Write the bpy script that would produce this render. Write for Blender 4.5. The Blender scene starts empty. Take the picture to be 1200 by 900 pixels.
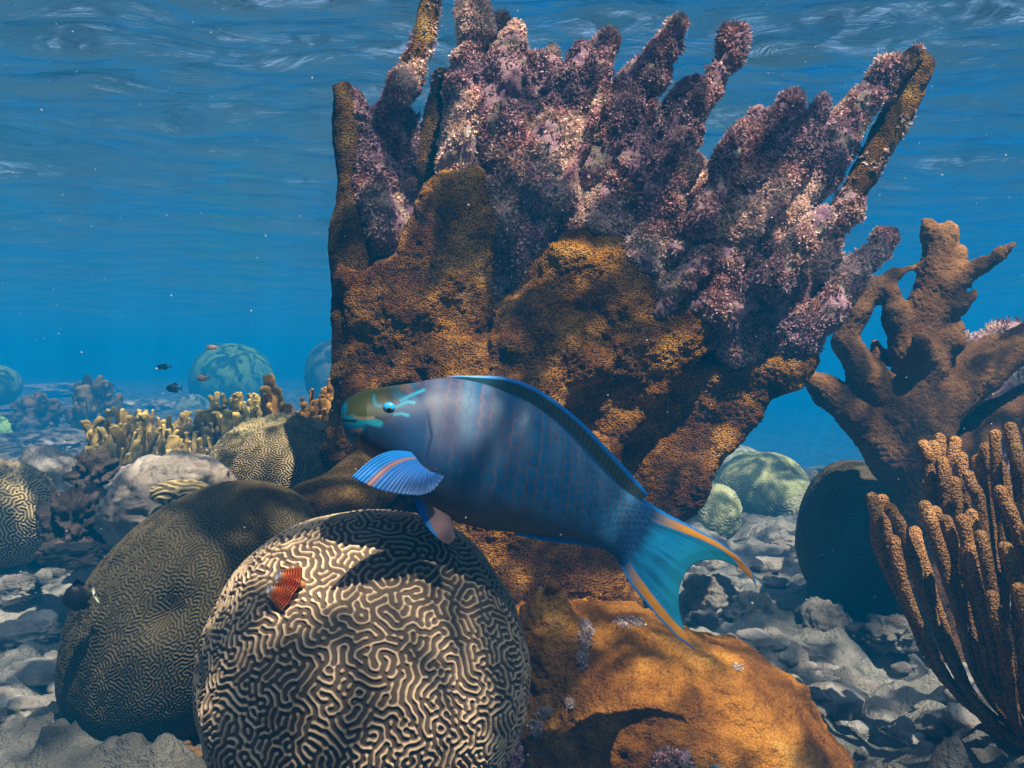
import bpy, math, random
import numpy as np
from math import radians

random.seed(7)
rng = np.random.default_rng(7)
C = bpy.context.scene.collection
sc = bpy.context.scene

# ------------------------------------------------------------------ camera, world, sun, exposure
F = 1100.0                                   # focal length in photograph pixels (1200 wide)
CAMZ = 0.62
PITCH = -math.atan(20 / F)
cam_d = bpy.data.cameras.new('camera'); cam = bpy.data.objects.new('camera', cam_d); C.objects.link(cam)
cam_d.sensor_width = 36; cam_d.lens = 36 * F / 1200
cam_d.clip_start = 0.02; cam_d.clip_end = 300
cam.location = (0, 0, CAMZ); cam.rotation_euler = (radians(90) + PITCH, 0, 0)
sc.camera = cam

SUN_EL, SUN_AZ = radians(60), radians(152)   # azimuth clockwise from +Y: right of and behind the camera
w = bpy.data.worlds.new('World'); sc.world = w; w.use_nodes = True
nt = w.node_tree; nt.nodes.clear()
sky = nt.nodes.new('ShaderNodeTexSky'); sky.sky_type = 'NISHITA'; sky.sun_disc = False
sky.sun_elevation = SUN_EL; sky.sun_rotation = SUN_AZ
bg = nt.nodes.new('ShaderNodeBackground'); bg.inputs[1].default_value = 0.10
wo = nt.nodes.new('ShaderNodeOutputWorld')
nt.links.new(sky.outputs[0], bg.inputs[0]); nt.links.new(bg.outputs[0], wo.inputs[0])
sl = bpy.data.lights.new('sun', 'SUN'); sun = bpy.data.objects.new('sun', sl); C.objects.link(sun)
sl.energy = 5.0; sl.angle = radians(0.5); sl.color = (1.0, 0.90, 0.70)
sd_ = (math.sin(SUN_AZ) * math.cos(SUN_EL), math.cos(SUN_AZ) * math.cos(SUN_EL), math.sin(SUN_EL))
from mathutils import Vector
sun.rotation_euler = Vector(sd_).to_track_quat('Z', 'Y').to_euler()
sc.view_settings.view_transform = 'Standard'; sc.view_settings.look = 'None'
sc.view_settings.exposure = 1.18; sc.view_settings.gamma = 1
try: sc.view_settings.use_curve_mapping = False
except Exception: pass
sc.render.engine = 'CYCLES'
cy = sc.cycles
cy.max_bounces = 6; cy.diffuse_bounces = 2; cy.glossy_bounces = 3; cy.volume_bounces = 1
cy.transparent_max_bounces = 8; cy.transmission_bounces = 2
cy.use_denoising = True
cy.caustics_reflective = False; cy.caustics_refractive = False
cy.sample_clamp_indirect = 4

# ------------------------------------------------------------------ maths helpers
def P(px, py, d):
    """world point seen at photo pixel (px,py), at distance d along the view axis"""
    xr = (px - 600) / F * d; yr = (450 - py) / F * d
    cp, sp = math.cos(PITCH), math.sin(PITCH)
    return np.array([xr, d * cp - yr * sp, CAMZ + d * sp + yr * cp])
def R(px, d): return px / F * d
def project(v):
    cp, sp = math.cos(PITCH), math.sin(PITCH)
    y = v[..., 1]; z = v[..., 2] - CAMZ
    d = y * cp + z * sp; u = -y * sp + z * cp
    return 600 + v[..., 0] / d * F, 450 - u / d * F

def _hash(i, j, k, seed):
    h = (i.astype(np.int64) * 374761393 + j.astype(np.int64) * 668265263 + k.astype(np.int64) * 2147483647 + seed * 1274126177) & 0xffffffff
    h = ((h ^ (h >> 13)) * 1103515245) & 0xffffffff
    h = ((h ^ (h >> 15)) * 2246822519) & 0xffffffff
    return ((h ^ (h >> 16)) & 0xffff) / 32767.5 - 1.0
def vnoise(p, seed=0):
    i = np.floor(p).astype(np.int64); f = p - i
    f = f * f * f * (f * (f * 6 - 15) + 10)
    x, y, z = i[:, 0], i[:, 1], i[:, 2]; fx, fy, fz = f[:, 0], f[:, 1], f[:, 2]
    def H(a, b, c): return _hash(x + a, y + b, z + c, seed)
    x00 = H(0,0,0)*(1-fx)+H(1,0,0)*fx; x10 = H(0,1,0)*(1-fx)+H(1,1,0)*fx
    x01 = H(0,0,1)*(1-fx)+H(1,0,1)*fx; x11 = H(0,1,1)*(1-fx)+H(1,1,1)*fx
    return (x00*(1-fy)+x10*fy)*(1-fz) + (x01*(1-fy)+x11*fy)*fz
def fbm(p, scale, octv=3, seed=0, gain=0.5):
    p = np.asarray(p, float) * scale; s = 0; a = 1.0; t = 0
    for o in range(octv):
        s = s + a * vnoise(p + 17.3 * o, seed + o); t += a; a *= gain; p = p * 2.03
    return s / t * 1.6
def sstep(a, b, x):
    t = np.clip((x - a) / (b - a), 0, 1); return t * t * (3 - 2 * t)
def crom(pts, n):
    """Catmull-Rom resample of points (k,m) to n points"""
    pts = np.asarray(pts, float); k = len(pts)
    ext = np.vstack([2 * pts[0] - pts[1], pts, 2 * pts[-1] - pts[-2]])
    t = np.linspace(0, k - 1 - 1e-9, n); i = t.astype(int); f = (t - i)[:, None]
    p0, p1, p2, p3 = ext[i], ext[i + 1], ext[i + 2], ext[i + 3]
    return 0.5 * (2 * p1 + (p2 - p0) * f + (2 * p0 - 5 * p1 + 4 * p2 - p3) * f ** 2 + (3 * p1 - p0 - 3 * p2 + p3) * f ** 3)

# ------------------------------------------------------------------ object helpers
def build(name, V, Q, mat, parent=None, col=None, smooth=True, origin=None):
    V = np.asarray(V, np.float32); Q = np.asarray(Q, np.int32)
    if parent is not None: origin = np.array(parent['_o'], np.float32)
    if origin is not None: V = V - np.asarray(origin, np.float32)
    me = bpy.data.meshes.new(name)
    k = Q.shape[1]
    me.vertices.add(len(V)); me.vertices.foreach_set('co', V.ravel())
    me.loops.add(Q.size); me.loops.foreach_set('vertex_index', Q.ravel())
    me.polygons.add(len(Q)); me.polygons.foreach_set('loop_start', np.arange(0, Q.size, k, dtype=np.int32))
    try: me.polygons.foreach_set('loop_total', np.full(len(Q), k, np.int32))
    except Exception: pass
    me.polygons.foreach_set('use_smooth', np.full(len(Q), smooth))
    if col is not None:
        a = me.color_attributes.new('Col', 'FLOAT_COLOR', 'POINT')
        c = np.ones((len(V), 4), np.float32); c[:, :3] = col
        a.data.foreach_set('color', c.ravel())
    me.materials.append(mat); me.update(calc_edges=True); me.validate()
    o = bpy.data.objects.new(name, me); C.objects.link(o)
    if parent is not None: o.parent = parent
    elif origin is not None: o.location = [float(t) for t in origin]
    o['_o'] = [float(t) for t in (origin if origin is not None else (0, 0, 0))]
    return o
def tag(o, label=None, cat=None, group=None, kind=None):
    if label: o['label'] = label
    if cat: o['category'] = cat
    if group: o['group'] = group
    if kind: o['kind'] = kind
    return o
def thing(name, loc, label, cat, group=None):
    o = bpy.data.objects.new(name, None); C.objects.link(o); o.location = [float(t) for t in loc]
    o.empty_display_size = 0.05
    o['_o'] = [float(t) for t in loc]
    return tag(o, label, cat, group)
def copy_tree(o, parent=None):
    c = o.copy(); C.objects.link(c); c.parent = parent
    for ch in o.children: copy_tree(ch, c)
    return c
def gridfaces(n, m, wrap=False, off=0):
    i = np.arange(n - 1)[:, None]; j = np.arange(m if wrap else m - 1)[None, :]
    a = i * m + j; b = i * m + (j + 1) % m
    return np.stack([a, b, b + m, a + m], -1).reshape(-1, 4) + off
def vnormals(V, Q):
    n = np.zeros_like(V); a, b, c, d = (V[Q[:, t]] for t in (0, 1, 2, 3 if Q.shape[1] > 3 else 2))
    fn = np.cross(c - a, d - b) if Q.shape[1] > 3 else np.cross(b - a, c - a)
    for t in range(Q.shape[1]): np.add.at(n, Q[:, t], fn)
    return n / (np.linalg.norm(n, axis=1, keepdims=True) + 1e-12)
def join(parts):
    Vs, Qs, Cs, o = [], [], [], 0
    for p in parts:
        Vs.append(p[0]); Qs.append(p[1] + o); o += len(p[0])
        if len(p) > 2: Cs.append(p[2])
    return np.vstack(Vs), np.vstack(Qs), (np.vstack(Cs) if Cs else None)

def tube(pts, rad, nseg=24, step=0.006, flat=1.0, cap=True, capstart=True):
    """tapered tube with a rounded tip at its last point (and first)"""
    pts = np.asarray(pts, float); rad = np.asarray(rad, float)
    L = np.linalg.norm(np.diff(pts, axis=0), axis=1).sum()
    n = max(6, int(L / step)); pr = crom(np.hstack([pts, rad[:, None]]), n)
    p, r = pr[:, :3], np.maximum(pr[:, 3], 1e-4)
    def extend(p, r, end):
        a, b = (p[-1], p[-2]) if end else (p[0], p[1])
        rr = r[-1] if end else r[0]
        d = (a - b); d /= np.linalg.norm(d) + 1e-9
        th = np.linspace(0, math.pi / 2, 6)[1:]
        ep = a + d * (np.sin(th) * rr)[:, None]; er = np.maximum(rr * np.cos(th), rr * 0.02)
        return (np.vstack([p, ep]), np.concatenate([r, er])) if end else (np.vstack([ep[::-1], p]), np.concatenate([er[::-1], r]))
    if cap: p, r = extend(p, r, True)
    if capstart: p, r = extend(p, r, False)
    t = np.gradient(p, axis=0); t /= np.linalg.norm(t, axis=1, keepdims=True) + 1e-9
    N = np.zeros_like(p); up = np.array([0, 1.0, 0.13]); u = np.cross(t[0], up); u /= np.linalg.norm(u)
    for i in range(len(p)):
        u = u - t[i] * np.dot(u, t[i]); u /= np.linalg.norm(u) + 1e-9; N[i] = u
    B = np.cross(t, N)
    a = np.linspace(0, 2 * math.pi, nseg, endpoint=False)
    V = p[:, None] + r[:, None, None] * (np.cos(a)[None, :, None] * N[:, None] + flat * np.sin(a)[None, :, None] * B[:, None])
    return V.reshape(-1, 3), gridfaces(len(p), nseg, True)

# ------------------------------------------------------------------ implicit surfaces -> mesh
class Field:
    def __init__(s, lo, hi, h):
        s.lo = np.array(lo, float); s.h = h
        s.n = np.maximum(4, np.ceil((np.array(hi) - s.lo) / h).astype(int))
        s.ax = [s.lo[i] + np.arange(s.n[i]) * h for i in range(3)]
        s.F = np.full(tuple(s.n), 1.0, np.float32)
    def _box(s, lo, hi):
        a = np.clip(((np.array(lo) - s.lo) / s.h).astype(int) - 1, 0, s.n); b = np.clip(((np.array(hi) - s.lo) / s.h).astype(int) + 2, 0, s.n)
        return tuple(slice(int(x), int(y)) for x, y in zip(a, b))
    def _merge(s, sl, d, k):
        f = s.F[sl]
        if f.size == 0: return
        h = np.clip(k - np.abs(f - d), 0, None) / k
        s.F[sl] = np.minimum(f, d) - h * h * k * 0.25
    def cap(s, a, b, ra, rb, k=0.02):
        a = np.array(a); b = np.array(b); m = max(ra, rb) + k
        sl = s._box(np.minimum(a, b) - m, np.maximum(a, b) + m)
        X, Y, Z = np.meshgrid(s.ax[0][sl[0]], s.ax[1][sl[1]], s.ax[2][sl[2]], indexing='ij', sparse=True)
        ab = b - a; L2 = max(ab @ ab, 1e-12)
        t = np.clip(((X - a[0]) * ab[0] + (Y - a[1]) * ab[1] + (Z - a[2]) * ab[2]) / L2, 0, 1)
        d = np.sqrt((X - a[0] - t * ab[0]) ** 2 + (Y - a[1] - t * ab[1]) ** 2 + (Z - a[2] - t * ab[2]) ** 2) - (ra + t * (rb - ra))
        s._merge(sl, d.astype(np.float32), k)
    def chain(s, pts, rad, k=0.02):
        for i in range(len(pts) - 1): s.cap(pts[i], pts[i + 1], rad[i], rad[i + 1], k)
    def ell(s, c, r, k=0.02):
        c = np.array(c); r = np.array(r, float)
        sl = s._box(c - r - k, c + r + k)
        X, Y, Z = np.meshgrid(s.ax[0][sl[0]], s.ax[1][sl[1]], s.ax[2][sl[2]], indexing='ij', sparse=True)
        q = np.sqrt(((X - c[0]) / r[0]) ** 2 + ((Y - c[1]) / r[1]) ** 2 + ((Z - c[2]) / r[2]) ** 2)
        s._merge(sl, ((q - 1) * r.min()).astype(np.float32), k)
    def plate(s, poly, yc, th, rnd, k=0.02, tilt=(0, 0), bulge=0.0):
        """rounded slab: outline poly in world (x,z), middle depth yc, thickness th"""
        poly = np.asarray(poly, float)
        X, Z = np.meshgrid(s.ax[0], s.ax[2], indexing='ij')
        d2 = np.full(X.shape, 1e9); ins = np.zeros(X.shape, bool)
        n = len(poly)
        for i in range(n):
            a = poly[i]; b = poly[(i + 1) % n]; e = b - a
            wx, wz = X - a[0], Z - a[1]
            t = np.clip((wx * e[0] + wz * e[1]) / max(e @ e, 1e-12), 0, 1)
            d2 = np.minimum(d2, (wx - t * e[0]) ** 2 + (wz - t * e[1]) ** 2)
            c = (a[1] <= Z) != (b[1] <= Z)
            with np.errstate(divide='ignore', invalid='ignore'):
                xi = a[0] + (Z - a[1]) * e[0] / (e[1] if abs(e[1]) > 1e-12 else 1e-12)
            ins ^= c & (X < xi)
        d2 = np.sqrt(d2); d2 = np.where(ins, -d2, d2)
        cx, cz = poly.mean(0)
        Y0 = yc + tilt[0] * (X - cx) + tilt[1] * (Z - cz)
        T = th / 2 + bulge * np.clip(-d2, 0, 0.12)
        for j, y in enumerate(s.ax[1]):
            q0 = d2 + rnd; q1 = np.abs(y - Y0) - T + rnd
            d = np.sqrt(np.clip(q0, 0, None) ** 2 + np.clip(q1, 0, None) ** 2) + np.minimum(np.maximum(q0, q1), 0) - rnd
            f = s.F[:, j, :]
            h = np.clip(k - np.abs(f - d), 0, None) / k
            s.F[:, j, :] = np.minimum(f, d) - h * h * k * 0.25
    def noise(s, amp, scale, octv=3, seed=0, band=0.05, squash=(1, 1, 1)):
        m = np.abs(s.F) < band
        idx = np.argwhere(m)
        p = (s.lo + idx * s.h) * np.array(squash)
        s.F[m] += (amp * fbm(p, scale, octv, seed)).astype(np.float32)
    def mesh(s):
        Fd = np.pad(s.F, 1, constant_values=1.0); lo = s.lo - s.h
        S = Fd < 0
        nx, ny, nz = S.shape
        cnt = np.zeros((nx - 1, ny - 1, nz - 1), np.int8)
        for a in (0, 1):
            for b in (0, 1):
                for c in (0, 1): cnt += S[a:nx - 1 + a, b:ny - 1 + b, c:nz - 1 + c]
        act = (cnt > 0) & (cnt < 8); idx = np.argwhere(act)
        vid = np.full(act.shape, -1, np.int64); vid[act] = np.arange(len(idx))
        acc = np.zeros((len(idx), 3)); num = np.zeros(len(idx))
        cor = [(a, b, c) for a in (0, 1) for b in (0, 1) for c in (0, 1)]
        val = {c: Fd[idx[:, 0] + c[0], idx[:, 1] + c[1], idx[:, 2] + c[2]].astype(float) for c in cor}
        for c in cor:
            for ax in range(3):
                if c[ax] == 0:
                    d = list(c); d[ax] = 1; d = tuple(d)
                    f0, f1 = val[c], val[d]; x = (f0 < 0) != (f1 < 0)
                    t = np.where(x, f0 / np.where(x, f0 - f1, 1), 0)
                    pt = np.tile(np.array(c, float), (len(idx), 1)); pt[:, ax] = t
                    acc += pt * x[:, None]; num += x
        V = lo + (idx + acc / num[:, None]) * s.h
        Q = []
        for ax in range(3):
            o1, o2 = [(1, 2), (2, 0), (0, 1)][ax]
            sl0 = [slice(None)] * 3; sl1 = [slice(None)] * 3
            sl0[ax] = slice(0, -1); sl1[ax] = slice(1, None)
            e0, e1 = S[tuple(sl0)], S[tuple(sl1)]
            g = np.argwhere(e0 != e1)
            g = g[(g[:, o1] > 0) & (g[:, o2] > 0) & (g[:, o1] < S.shape[o1] - 1) & (g[:, o2] < S.shape[o2] - 1)]
            sg = e0[g[:, 0], g[:, 1], g[:, 2]]
            def cell(d1, d2):
                q = g.copy(); q[:, o1] += d1; q[:, o2] += d2
                return vid[q[:, 0], q[:, 1], q[:, 2]]
            a, b, c, d = cell(-1, -1), cell(0, -1), cell(0, 0), cell(-1, 0)
            f = np.stack([a, b, c, d], 1); f[~sg] = f[~sg][:, ::-1]
            Q.append(f)
        return V, np.vstack(Q)
def relax(V, Q, it=2, lam=0.5):
    for _ in range(it):
        s = np.zeros_like(V); c = np.zeros(len(V))
        for a in range(4):
            for b in (1, 3):
                np.add.at(s, Q[:, a], V[Q[:, (a + b) % 4]]); np.add.at(c, Q[:, a], 1)
        V = V + lam * (s / np.maximum(c, 1)[:, None] - V)
    return V
def subdiv(V, Q):
    """split every quad into four (linear)"""
    n = len(V); E = np.sort(np.stack([Q, np.roll(Q, -1, 1)], -1).reshape(-1, 2), 1)
    key = E[:, 0].astype(np.int64) * n + E[:, 1]
    u, inv = np.unique(key, return_inverse=True)
    em = (V[u // n] + V[u % n]) / 2; fc = V[Q].mean(1)
    ei = inv.reshape(-1, 4) + n; fi = np.arange(len(Q)) + n + len(u)
    NQ = np.concatenate([np.stack([Q[:, k], ei[:, k], fi, ei[:, (k + 3) % 4]], 1) for k in range(4)])
    return np.vstack([V, em, fc]), NQ

# ------------------------------------------------------------------ materials
def mat_new(name):
    m = bpy.data.materials.new(name); m.use_nodes = True
    nt = m.node_tree; nt.nodes.clear()
    out = nt.nodes.new('ShaderNodeOutputMaterial'); b = nt.nodes.new('ShaderNodeBsdfPrincipled')
    nt.links.new(b.outputs[0], out.inputs[0])
    return m, nt, b, out
def node(nt, t, **kw):
    n = nt.nodes.new(t)
    for k, v in kw.items():
        if k.startswith('i_'): n.inputs[int(k[2:])].default_value = v
        else: setattr(n, k, v)
    return n
def ramp(nt, fac, stops):
    r = nt.nodes.new('ShaderNodeValToRGB'); e = r.color_ramp.elements
    e[0].position = stops[0][0]; e[0].color = (*stops[0][1], 1)
    e[1].position = stops[1][0]; e[1].color = (*stops[1][1], 1)
    for p, c in stops[2:]:
        x = e.new(p); x.color = (*c, 1)
    nt.links.new(fac, r.inputs[0]); return r
def coral_mat(name, stops, scale=14, detail=6, bump=0.4, pore=0, pore_bump=0.5, pore_dark=0.5, use_attr=False, rough=0.85, fine=120, fine_dist=0.003, spec=0.15, pdist=0.002, mixspot=None):
    m, nt, b, out = mat_new(name); L = nt.links.new
    tc = node(nt, 'ShaderNodeTexCoord')
    n1 = node(nt, 'ShaderNodeTexNoise'); n1.inputs['Scale'].default_value = scale; n1.inputs['Detail'].default_value = detail; n1.inputs['Roughness'].default_value = 0.62
    L(tc.outputs['Object'], n1.inputs['Vector'])
    col = ramp(nt, n1.outputs['Fac'], stops).outputs[0]
    if use_attr:
        at = node(nt, 'ShaderNodeAttribute', attribute_name='Col')
        mx = node(nt, 'ShaderNodeMix', data_type='RGBA', blend_type='MULTIPLY'); mx.inputs[0].default_value = 1
        L(at.outputs['Color'], mx.inputs[6]); L(col, mx.inputs[7]); col = mx.outputs[2]
    n2 = node(nt, 'ShaderNodeTexNoise'); n2.inputs['Scale'].default_value = fine; n2.inputs['Detail'].default_value = 5; n2.inputs['Roughness'].default_value = 0.7
    L(tc.outputs['Object'], n2.inputs['Vector'])
    if mixspot:
        sc_, lo, hi, c2 = mixspot
        n3 = node(nt, 'ShaderNodeTexNoise'); n3.inputs['Scale'].default_value = sc_; n3.inputs['Detail'].default_value = 8; n3.inputs['Roughness'].default_value = 0.7
        L(tc.outputs['Object'], n3.inputs['Vector'])
        mr = node(nt, 'ShaderNodeMapRange'); mr.inputs[1].default_value = lo; mr.inputs[2].default_value = hi
        L(n3.outputs['Fac'], mr.inputs[0])
        mx = node(nt, 'ShaderNodeMix', data_type='RGBA'); L(mr.outputs[0], mx.inputs[0]); L(col, mx.inputs[6]); mx.inputs[7].default_value = (*c2, 1); col = mx.outputs[2]
    bp = node(nt, 'ShaderNodeBump'); bp.inputs['Strength'].default_value = bump; bp.inputs['Distance'].default_value = fine_dist
    L(n2.outputs['Fac'], bp.inputs['Height']); nrm = bp.outputs[0]
    if pore:
        v = node(nt, 'ShaderNodeTexVoronoi'); v.inputs['Scale'].default_value = pore; v.inputs['Randomness'].default_value = 0.9
        L(tc.outputs['Object'], v.inputs['Vector'])
        b2 = node(nt, 'ShaderNodeBump', invert=True); b2.inputs['Strength'].default_value = pore_bump; b2.inputs['Distance'].default_value = pdist
        L(v.outputs['Distance'], b2.inputs['Height']); L(nrm, b2.inputs['Normal']); nrm = b2.outputs[0]
        mr = node(nt, 'ShaderNodeMapRange'); mr.inputs[1].default_value = 0.1; mr.inputs[2].default_value = 0.75; mr.inputs[3].default_value = 1.0 + 0.6 * pore_dark; mr.inputs[4].default_value = 1 - pore_dark
        L(v.outputs['Distance'], mr.inputs[0])
        mx = node(nt, 'ShaderNodeMix', data_type='RGBA', blend_type='MULTIPLY'); mx.inputs[0].default_value = 1
        L(col, mx.inputs[6]); L(mr.outputs[0], mx.inputs[7]); col = mx.outputs[2]
    L(col, b.inputs['Base Color']); L(nrm, b.inputs['Normal'])
    b.inputs['Roughness'].default_value = rough; b.inputs['Specular IOR Level'].default_value = spec
    return m
def attr_mat(name, rough=0.6, spec=0.3, nscale=60, var=0.25, bump=0.2, dist=0.001, transl=0.0):
    m, nt, b, out = mat_new(name); L = nt.links.new
    at = node(nt, 'ShaderNodeAttribute', attribute_name='Col'); tc = node(nt, 'ShaderNodeTexCoord')
    n1 = node(nt, 'ShaderNodeTexNoise'); n1.inputs['Scale'].default_value = nscale; n1.inputs['Detail'].default_value = 5
    L(tc.outputs['Object'], n1.inputs['Vector'])
    mr = node(nt, 'ShaderNodeMapRange'); mr.inputs[1].default_value = 0.3; mr.inputs[2].default_value = 0.7; mr.inputs[3].default_value = 1 - var; mr.inputs[4].default_value = 1 + var
    L(n1.outputs['Fac'], mr.inputs[0])
    mx = node(nt, 'ShaderNodeMix', data_type='RGBA', blend_type='MULTIPLY'); mx.inputs[0].default_value = 1
    L(at.outputs['Color'], mx.inputs[6]); L(mr.outputs[0], mx.inputs[7])
    L(mx.outputs[2], b.inputs['Base Color'])
    bp = node(nt, 'ShaderNodeBump'); bp.inputs['Strength'].default_value = bump; bp.inputs['Distance'].default_value = dist
    L(n1.outputs['Fac'], bp.inputs['Height']); L(bp.outputs[0], b.inputs['Normal'])
    b.inputs['Roughness'].default_value = rough; b.inputs['Specular IOR Level'].default_value = spec
    if transl > 0:
        t = node(nt, 'ShaderNodeBsdfTranslucent'); L(mx.outputs[2], t.inputs[0])
        ms = node(nt, 'ShaderNodeMixShader'); ms.inputs[0].default_value = transl
        L(b.outputs[0], ms.inputs[1]); L(t.outputs[0], ms.inputs[2]); L(ms.outputs[0], out.inputs[0])
    return m

M = {}
M['living'] = coral_mat('living_coral_tissue', [(0.32, (0.08, 0.022, 0.004)), (0.47, (0.22, 0.088, 0.012)), (0.58, (0.48, 0.215, 0.03)), (0.70, (0.74, 0.40, 0.09))],
                        scale=16, bump=0.9, fine=150, fine_dist=0.004, pore=400, pore_bump=1.0, pore_dark=0.7, use_attr=True, pdist=0.003)
M['mound'] = coral_mat('orange_crust_tissue', [(0.32, (0.085, 0.03, 0.005)), (0.45, (0.23, 0.085, 0.010)), (0.58, (0.38, 0.16, 0.02)), (0.74, (0.56, 0.30, 0.07))],
                       scale=14, bump=0.8, fine=110, fine_dist=0.004, pore=420, pore_bump=0.55, pore_dark=0.35, use_attr=True, mixspot=(9, 0.52, 0.68, (0.13, 0.05, 0.012)))
M['dead'] = coral_mat('dead_coral_crust', [(0.28, (0.07, 0.035, 0.06)), (0.40, (0.24, 0.13, 0.18)), (0.50, (0.48, 0.29, 0.33)), (0.60, (0.26, 0.22, 0.15)), (0.72, (0.78, 0.62, 0.60))],
                      scale=38, bump=1.0, fine=170, fine_dist=0.008, use_attr=True)
M['turf'] = attr_mat('algae_turf', rough=0.8, spec=0.1, nscale=20, var=0.3, transl=0.3)
M['elkhorn'] = coral_mat('brown_elkhorn_tissue', [(0.3, (0.075, 0.034, 0.012)), (0.5, (0.15, 0.07, 0.024)), (0.7, (0.26, 0.13, 0.045))],
                         scale=12, bump=0.7, fine=160, fine_dist=0.003, pore=300, pore_bump=0.7, pore_dark=0.35, use_attr=True)
M['gorgonian'] = coral_mat('rod_coral_tissue', [(0.3, (0.18, 0.085, 0.03)), (0.5, (0.29, 0.14, 0.05)), (0.72, (0.40, 0.22, 0.09))],
                           scale=30, bump=0.3, fine=200, fine_dist=0.002, pore=430, pore_bump=1.0, pore_dark=0.65, use_attr=True, pdist=0.002)
M['brain'] = attr_mat('brain_coral_ridges', rough=0.75, spec=0.2, nscale=55, var=0.22, bump=0.35, dist=0.002)
M['fire'] = coral_mat('fire_coral_blades', [(0.3, (0.20, 0.14, 0.045)), (0.5, (0.38, 0.27, 0.09)), (0.7, (0.55, 0.42, 0.18))],
                      scale=18, bump=0.6, fine=90, fine_dist=0.004, use_attr=True)
M['rock'] = coral_mat('reef_rock', [(0.28, (0.07, 0.06, 0.055)), (0.45, (0.20, 0.18, 0.165)), (0.6, (0.34, 0.32, 0.30)), (0.78, (0.60, 0.56, 0.55))],
                      scale=11, bump=0.9, fine=60, fine_dist=0.01, use_attr=True)
M['sand'] = coral_mat('sandy_rubble', [(0.30, (0.12, 0.12, 0.12)), (0.45, (0.30, 0.30, 0.285)), (0.6, (0.48, 0.475, 0.45)), (0.75, (0.66, 0.65, 0.62))],
                      scale=5, bump=1.0, fine=55, fine_dist=0.025, use_attr=True, mixspot=(22, 0.55, 0.75, (0.10, 0.098, 0.09)))
M['fish'] = attr_mat('fish_skin', rough=0.5, spec=0.22, nscale=90, var=0.10, bump=0.08, dist=0.0008)
M['fin'] = attr_mat('fish_fin', rough=0.45, spec=0.35, nscale=90, var=0.10, bump=0.1, dist=0.0005, transl=0.2)
M['eye'] = attr_mat('fish_eye', rough=0.2, spec=0.35, nscale=20, var=0.02, bump=0)
M['speck'] = attr_mat('floating_speck', rough=0.5, spec=0.5, transl=0.3)

# ------------------------------------------------------------------ water: sea surface and the water body
def powgrid(lim, n, p=2.2):
    t = np.linspace(-1, 1, n); return np.sign(t) * np.abs(t) ** p * lim
def make_surface():
    xs = powgrid(60, 420, 2.6); ys = powgrid(60, 420, 2.6) + 2.6
    X, Y = np.meshgrid(xs, ys, indexing='ij')
    p = np.stack([X.ravel(), Y.ravel(), np.zeros(X.size)], 1)
    z = 0.045 * fbm(p * [0.8, 1.6, 1], 1.1, 2, 5) + 0.018 * fbm(p * [1, 1.7, 1], 4.0, 2, 9)
    p[:, 2] = 1.52 + z
    m = bpy.data.materials.new('sea_surface_water'); m.use_nodes = True; nt = m.node_tree; nt.nodes.clear(); L = nt.links.new
    out = node(nt, 'ShaderNodeOutputMaterial'); tc = node(nt, 'ShaderNodeTexCoord')
    mp = node(nt, 'ShaderNodeMapping'); mp.inputs['Scale'].default_value = (1.0, 1.6, 1.0); mp.inputs['Rotation'].default_value = (0, 0, radians(-12))
    L(tc.outputs['Object'], mp.inputs[0])
    n1 = node(nt, 'ShaderNodeTexNoise'); n1.inputs['Scale'].default_value = 2.3; n1.inputs['Detail'].default_value = 8; n1.inputs['Roughness'].default_value = 0.6; n1.inputs['Distortion'].default_value = 0.7
    L(mp.outputs[0], n1.inputs['Vector'])
    bp = node(nt, 'ShaderNodeBump'); bp.inputs['Strength'].default_value = 1.0; bp.inputs['Distance'].default_value = 0.045
    L(n1.outputs['Fac'], bp.inputs['Height'])
    fr = node(nt, 'ShaderNodeFresnel'); fr.inputs[0].default_value = 1.333; L(bp.outputs[0], fr.inputs['Normal'])
    gl = node(nt, 'ShaderNodeBsdfGlossy'); gl.inputs['Roughness'].default_value = 0.04; gl.inputs[0].default_value = (0.5, 0.84, 0.98, 1); L(bp.outputs[0], gl.inputs['Normal'])
    tr = node(nt, 'ShaderNodeBsdfTransparent')
    # noise painted into the transparency stands in for ripples focusing daylight: soft dapples
    nd = node(nt, 'ShaderNodeTexNoise'); nd.inputs['Scale'].default_value = 7.5; nd.inputs['Detail'].default_value = 3; nd.inputs['Roughness'].default_value = 0.55; nd.inputs['Distortion'].default_value = 1.2
    L(tc.outputs['Object'], nd.inputs['Vector'])
    rd_ = ramp(nt, nd.outputs['Fac'], [(0.43, (0.08, 0.10, 0.12)), (0.56, (1, 1, 1))]); L(rd_.outputs[0], tr.inputs[0])
    mx = node(nt, 'ShaderNodeMixShader'); L(fr.outputs[0], mx.inputs[0]); L(tr.outputs[0], mx.inputs[1]); L(gl.outputs[0], mx.inputs[2])
    L(mx.outputs[0], out.inputs[0])
    o = build('water', p, gridfaces(420, 420)[:, ::-1] if False else gridfaces(420, 420), m)
    # normals must point up, out of the water
    nz = vnormals(p[:, :3], gridfaces(420, 420))[:, 2].mean()
    if nz < 0: o.data.flip_normals()
    tag(o, kind='structure')
make_surface()
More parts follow.
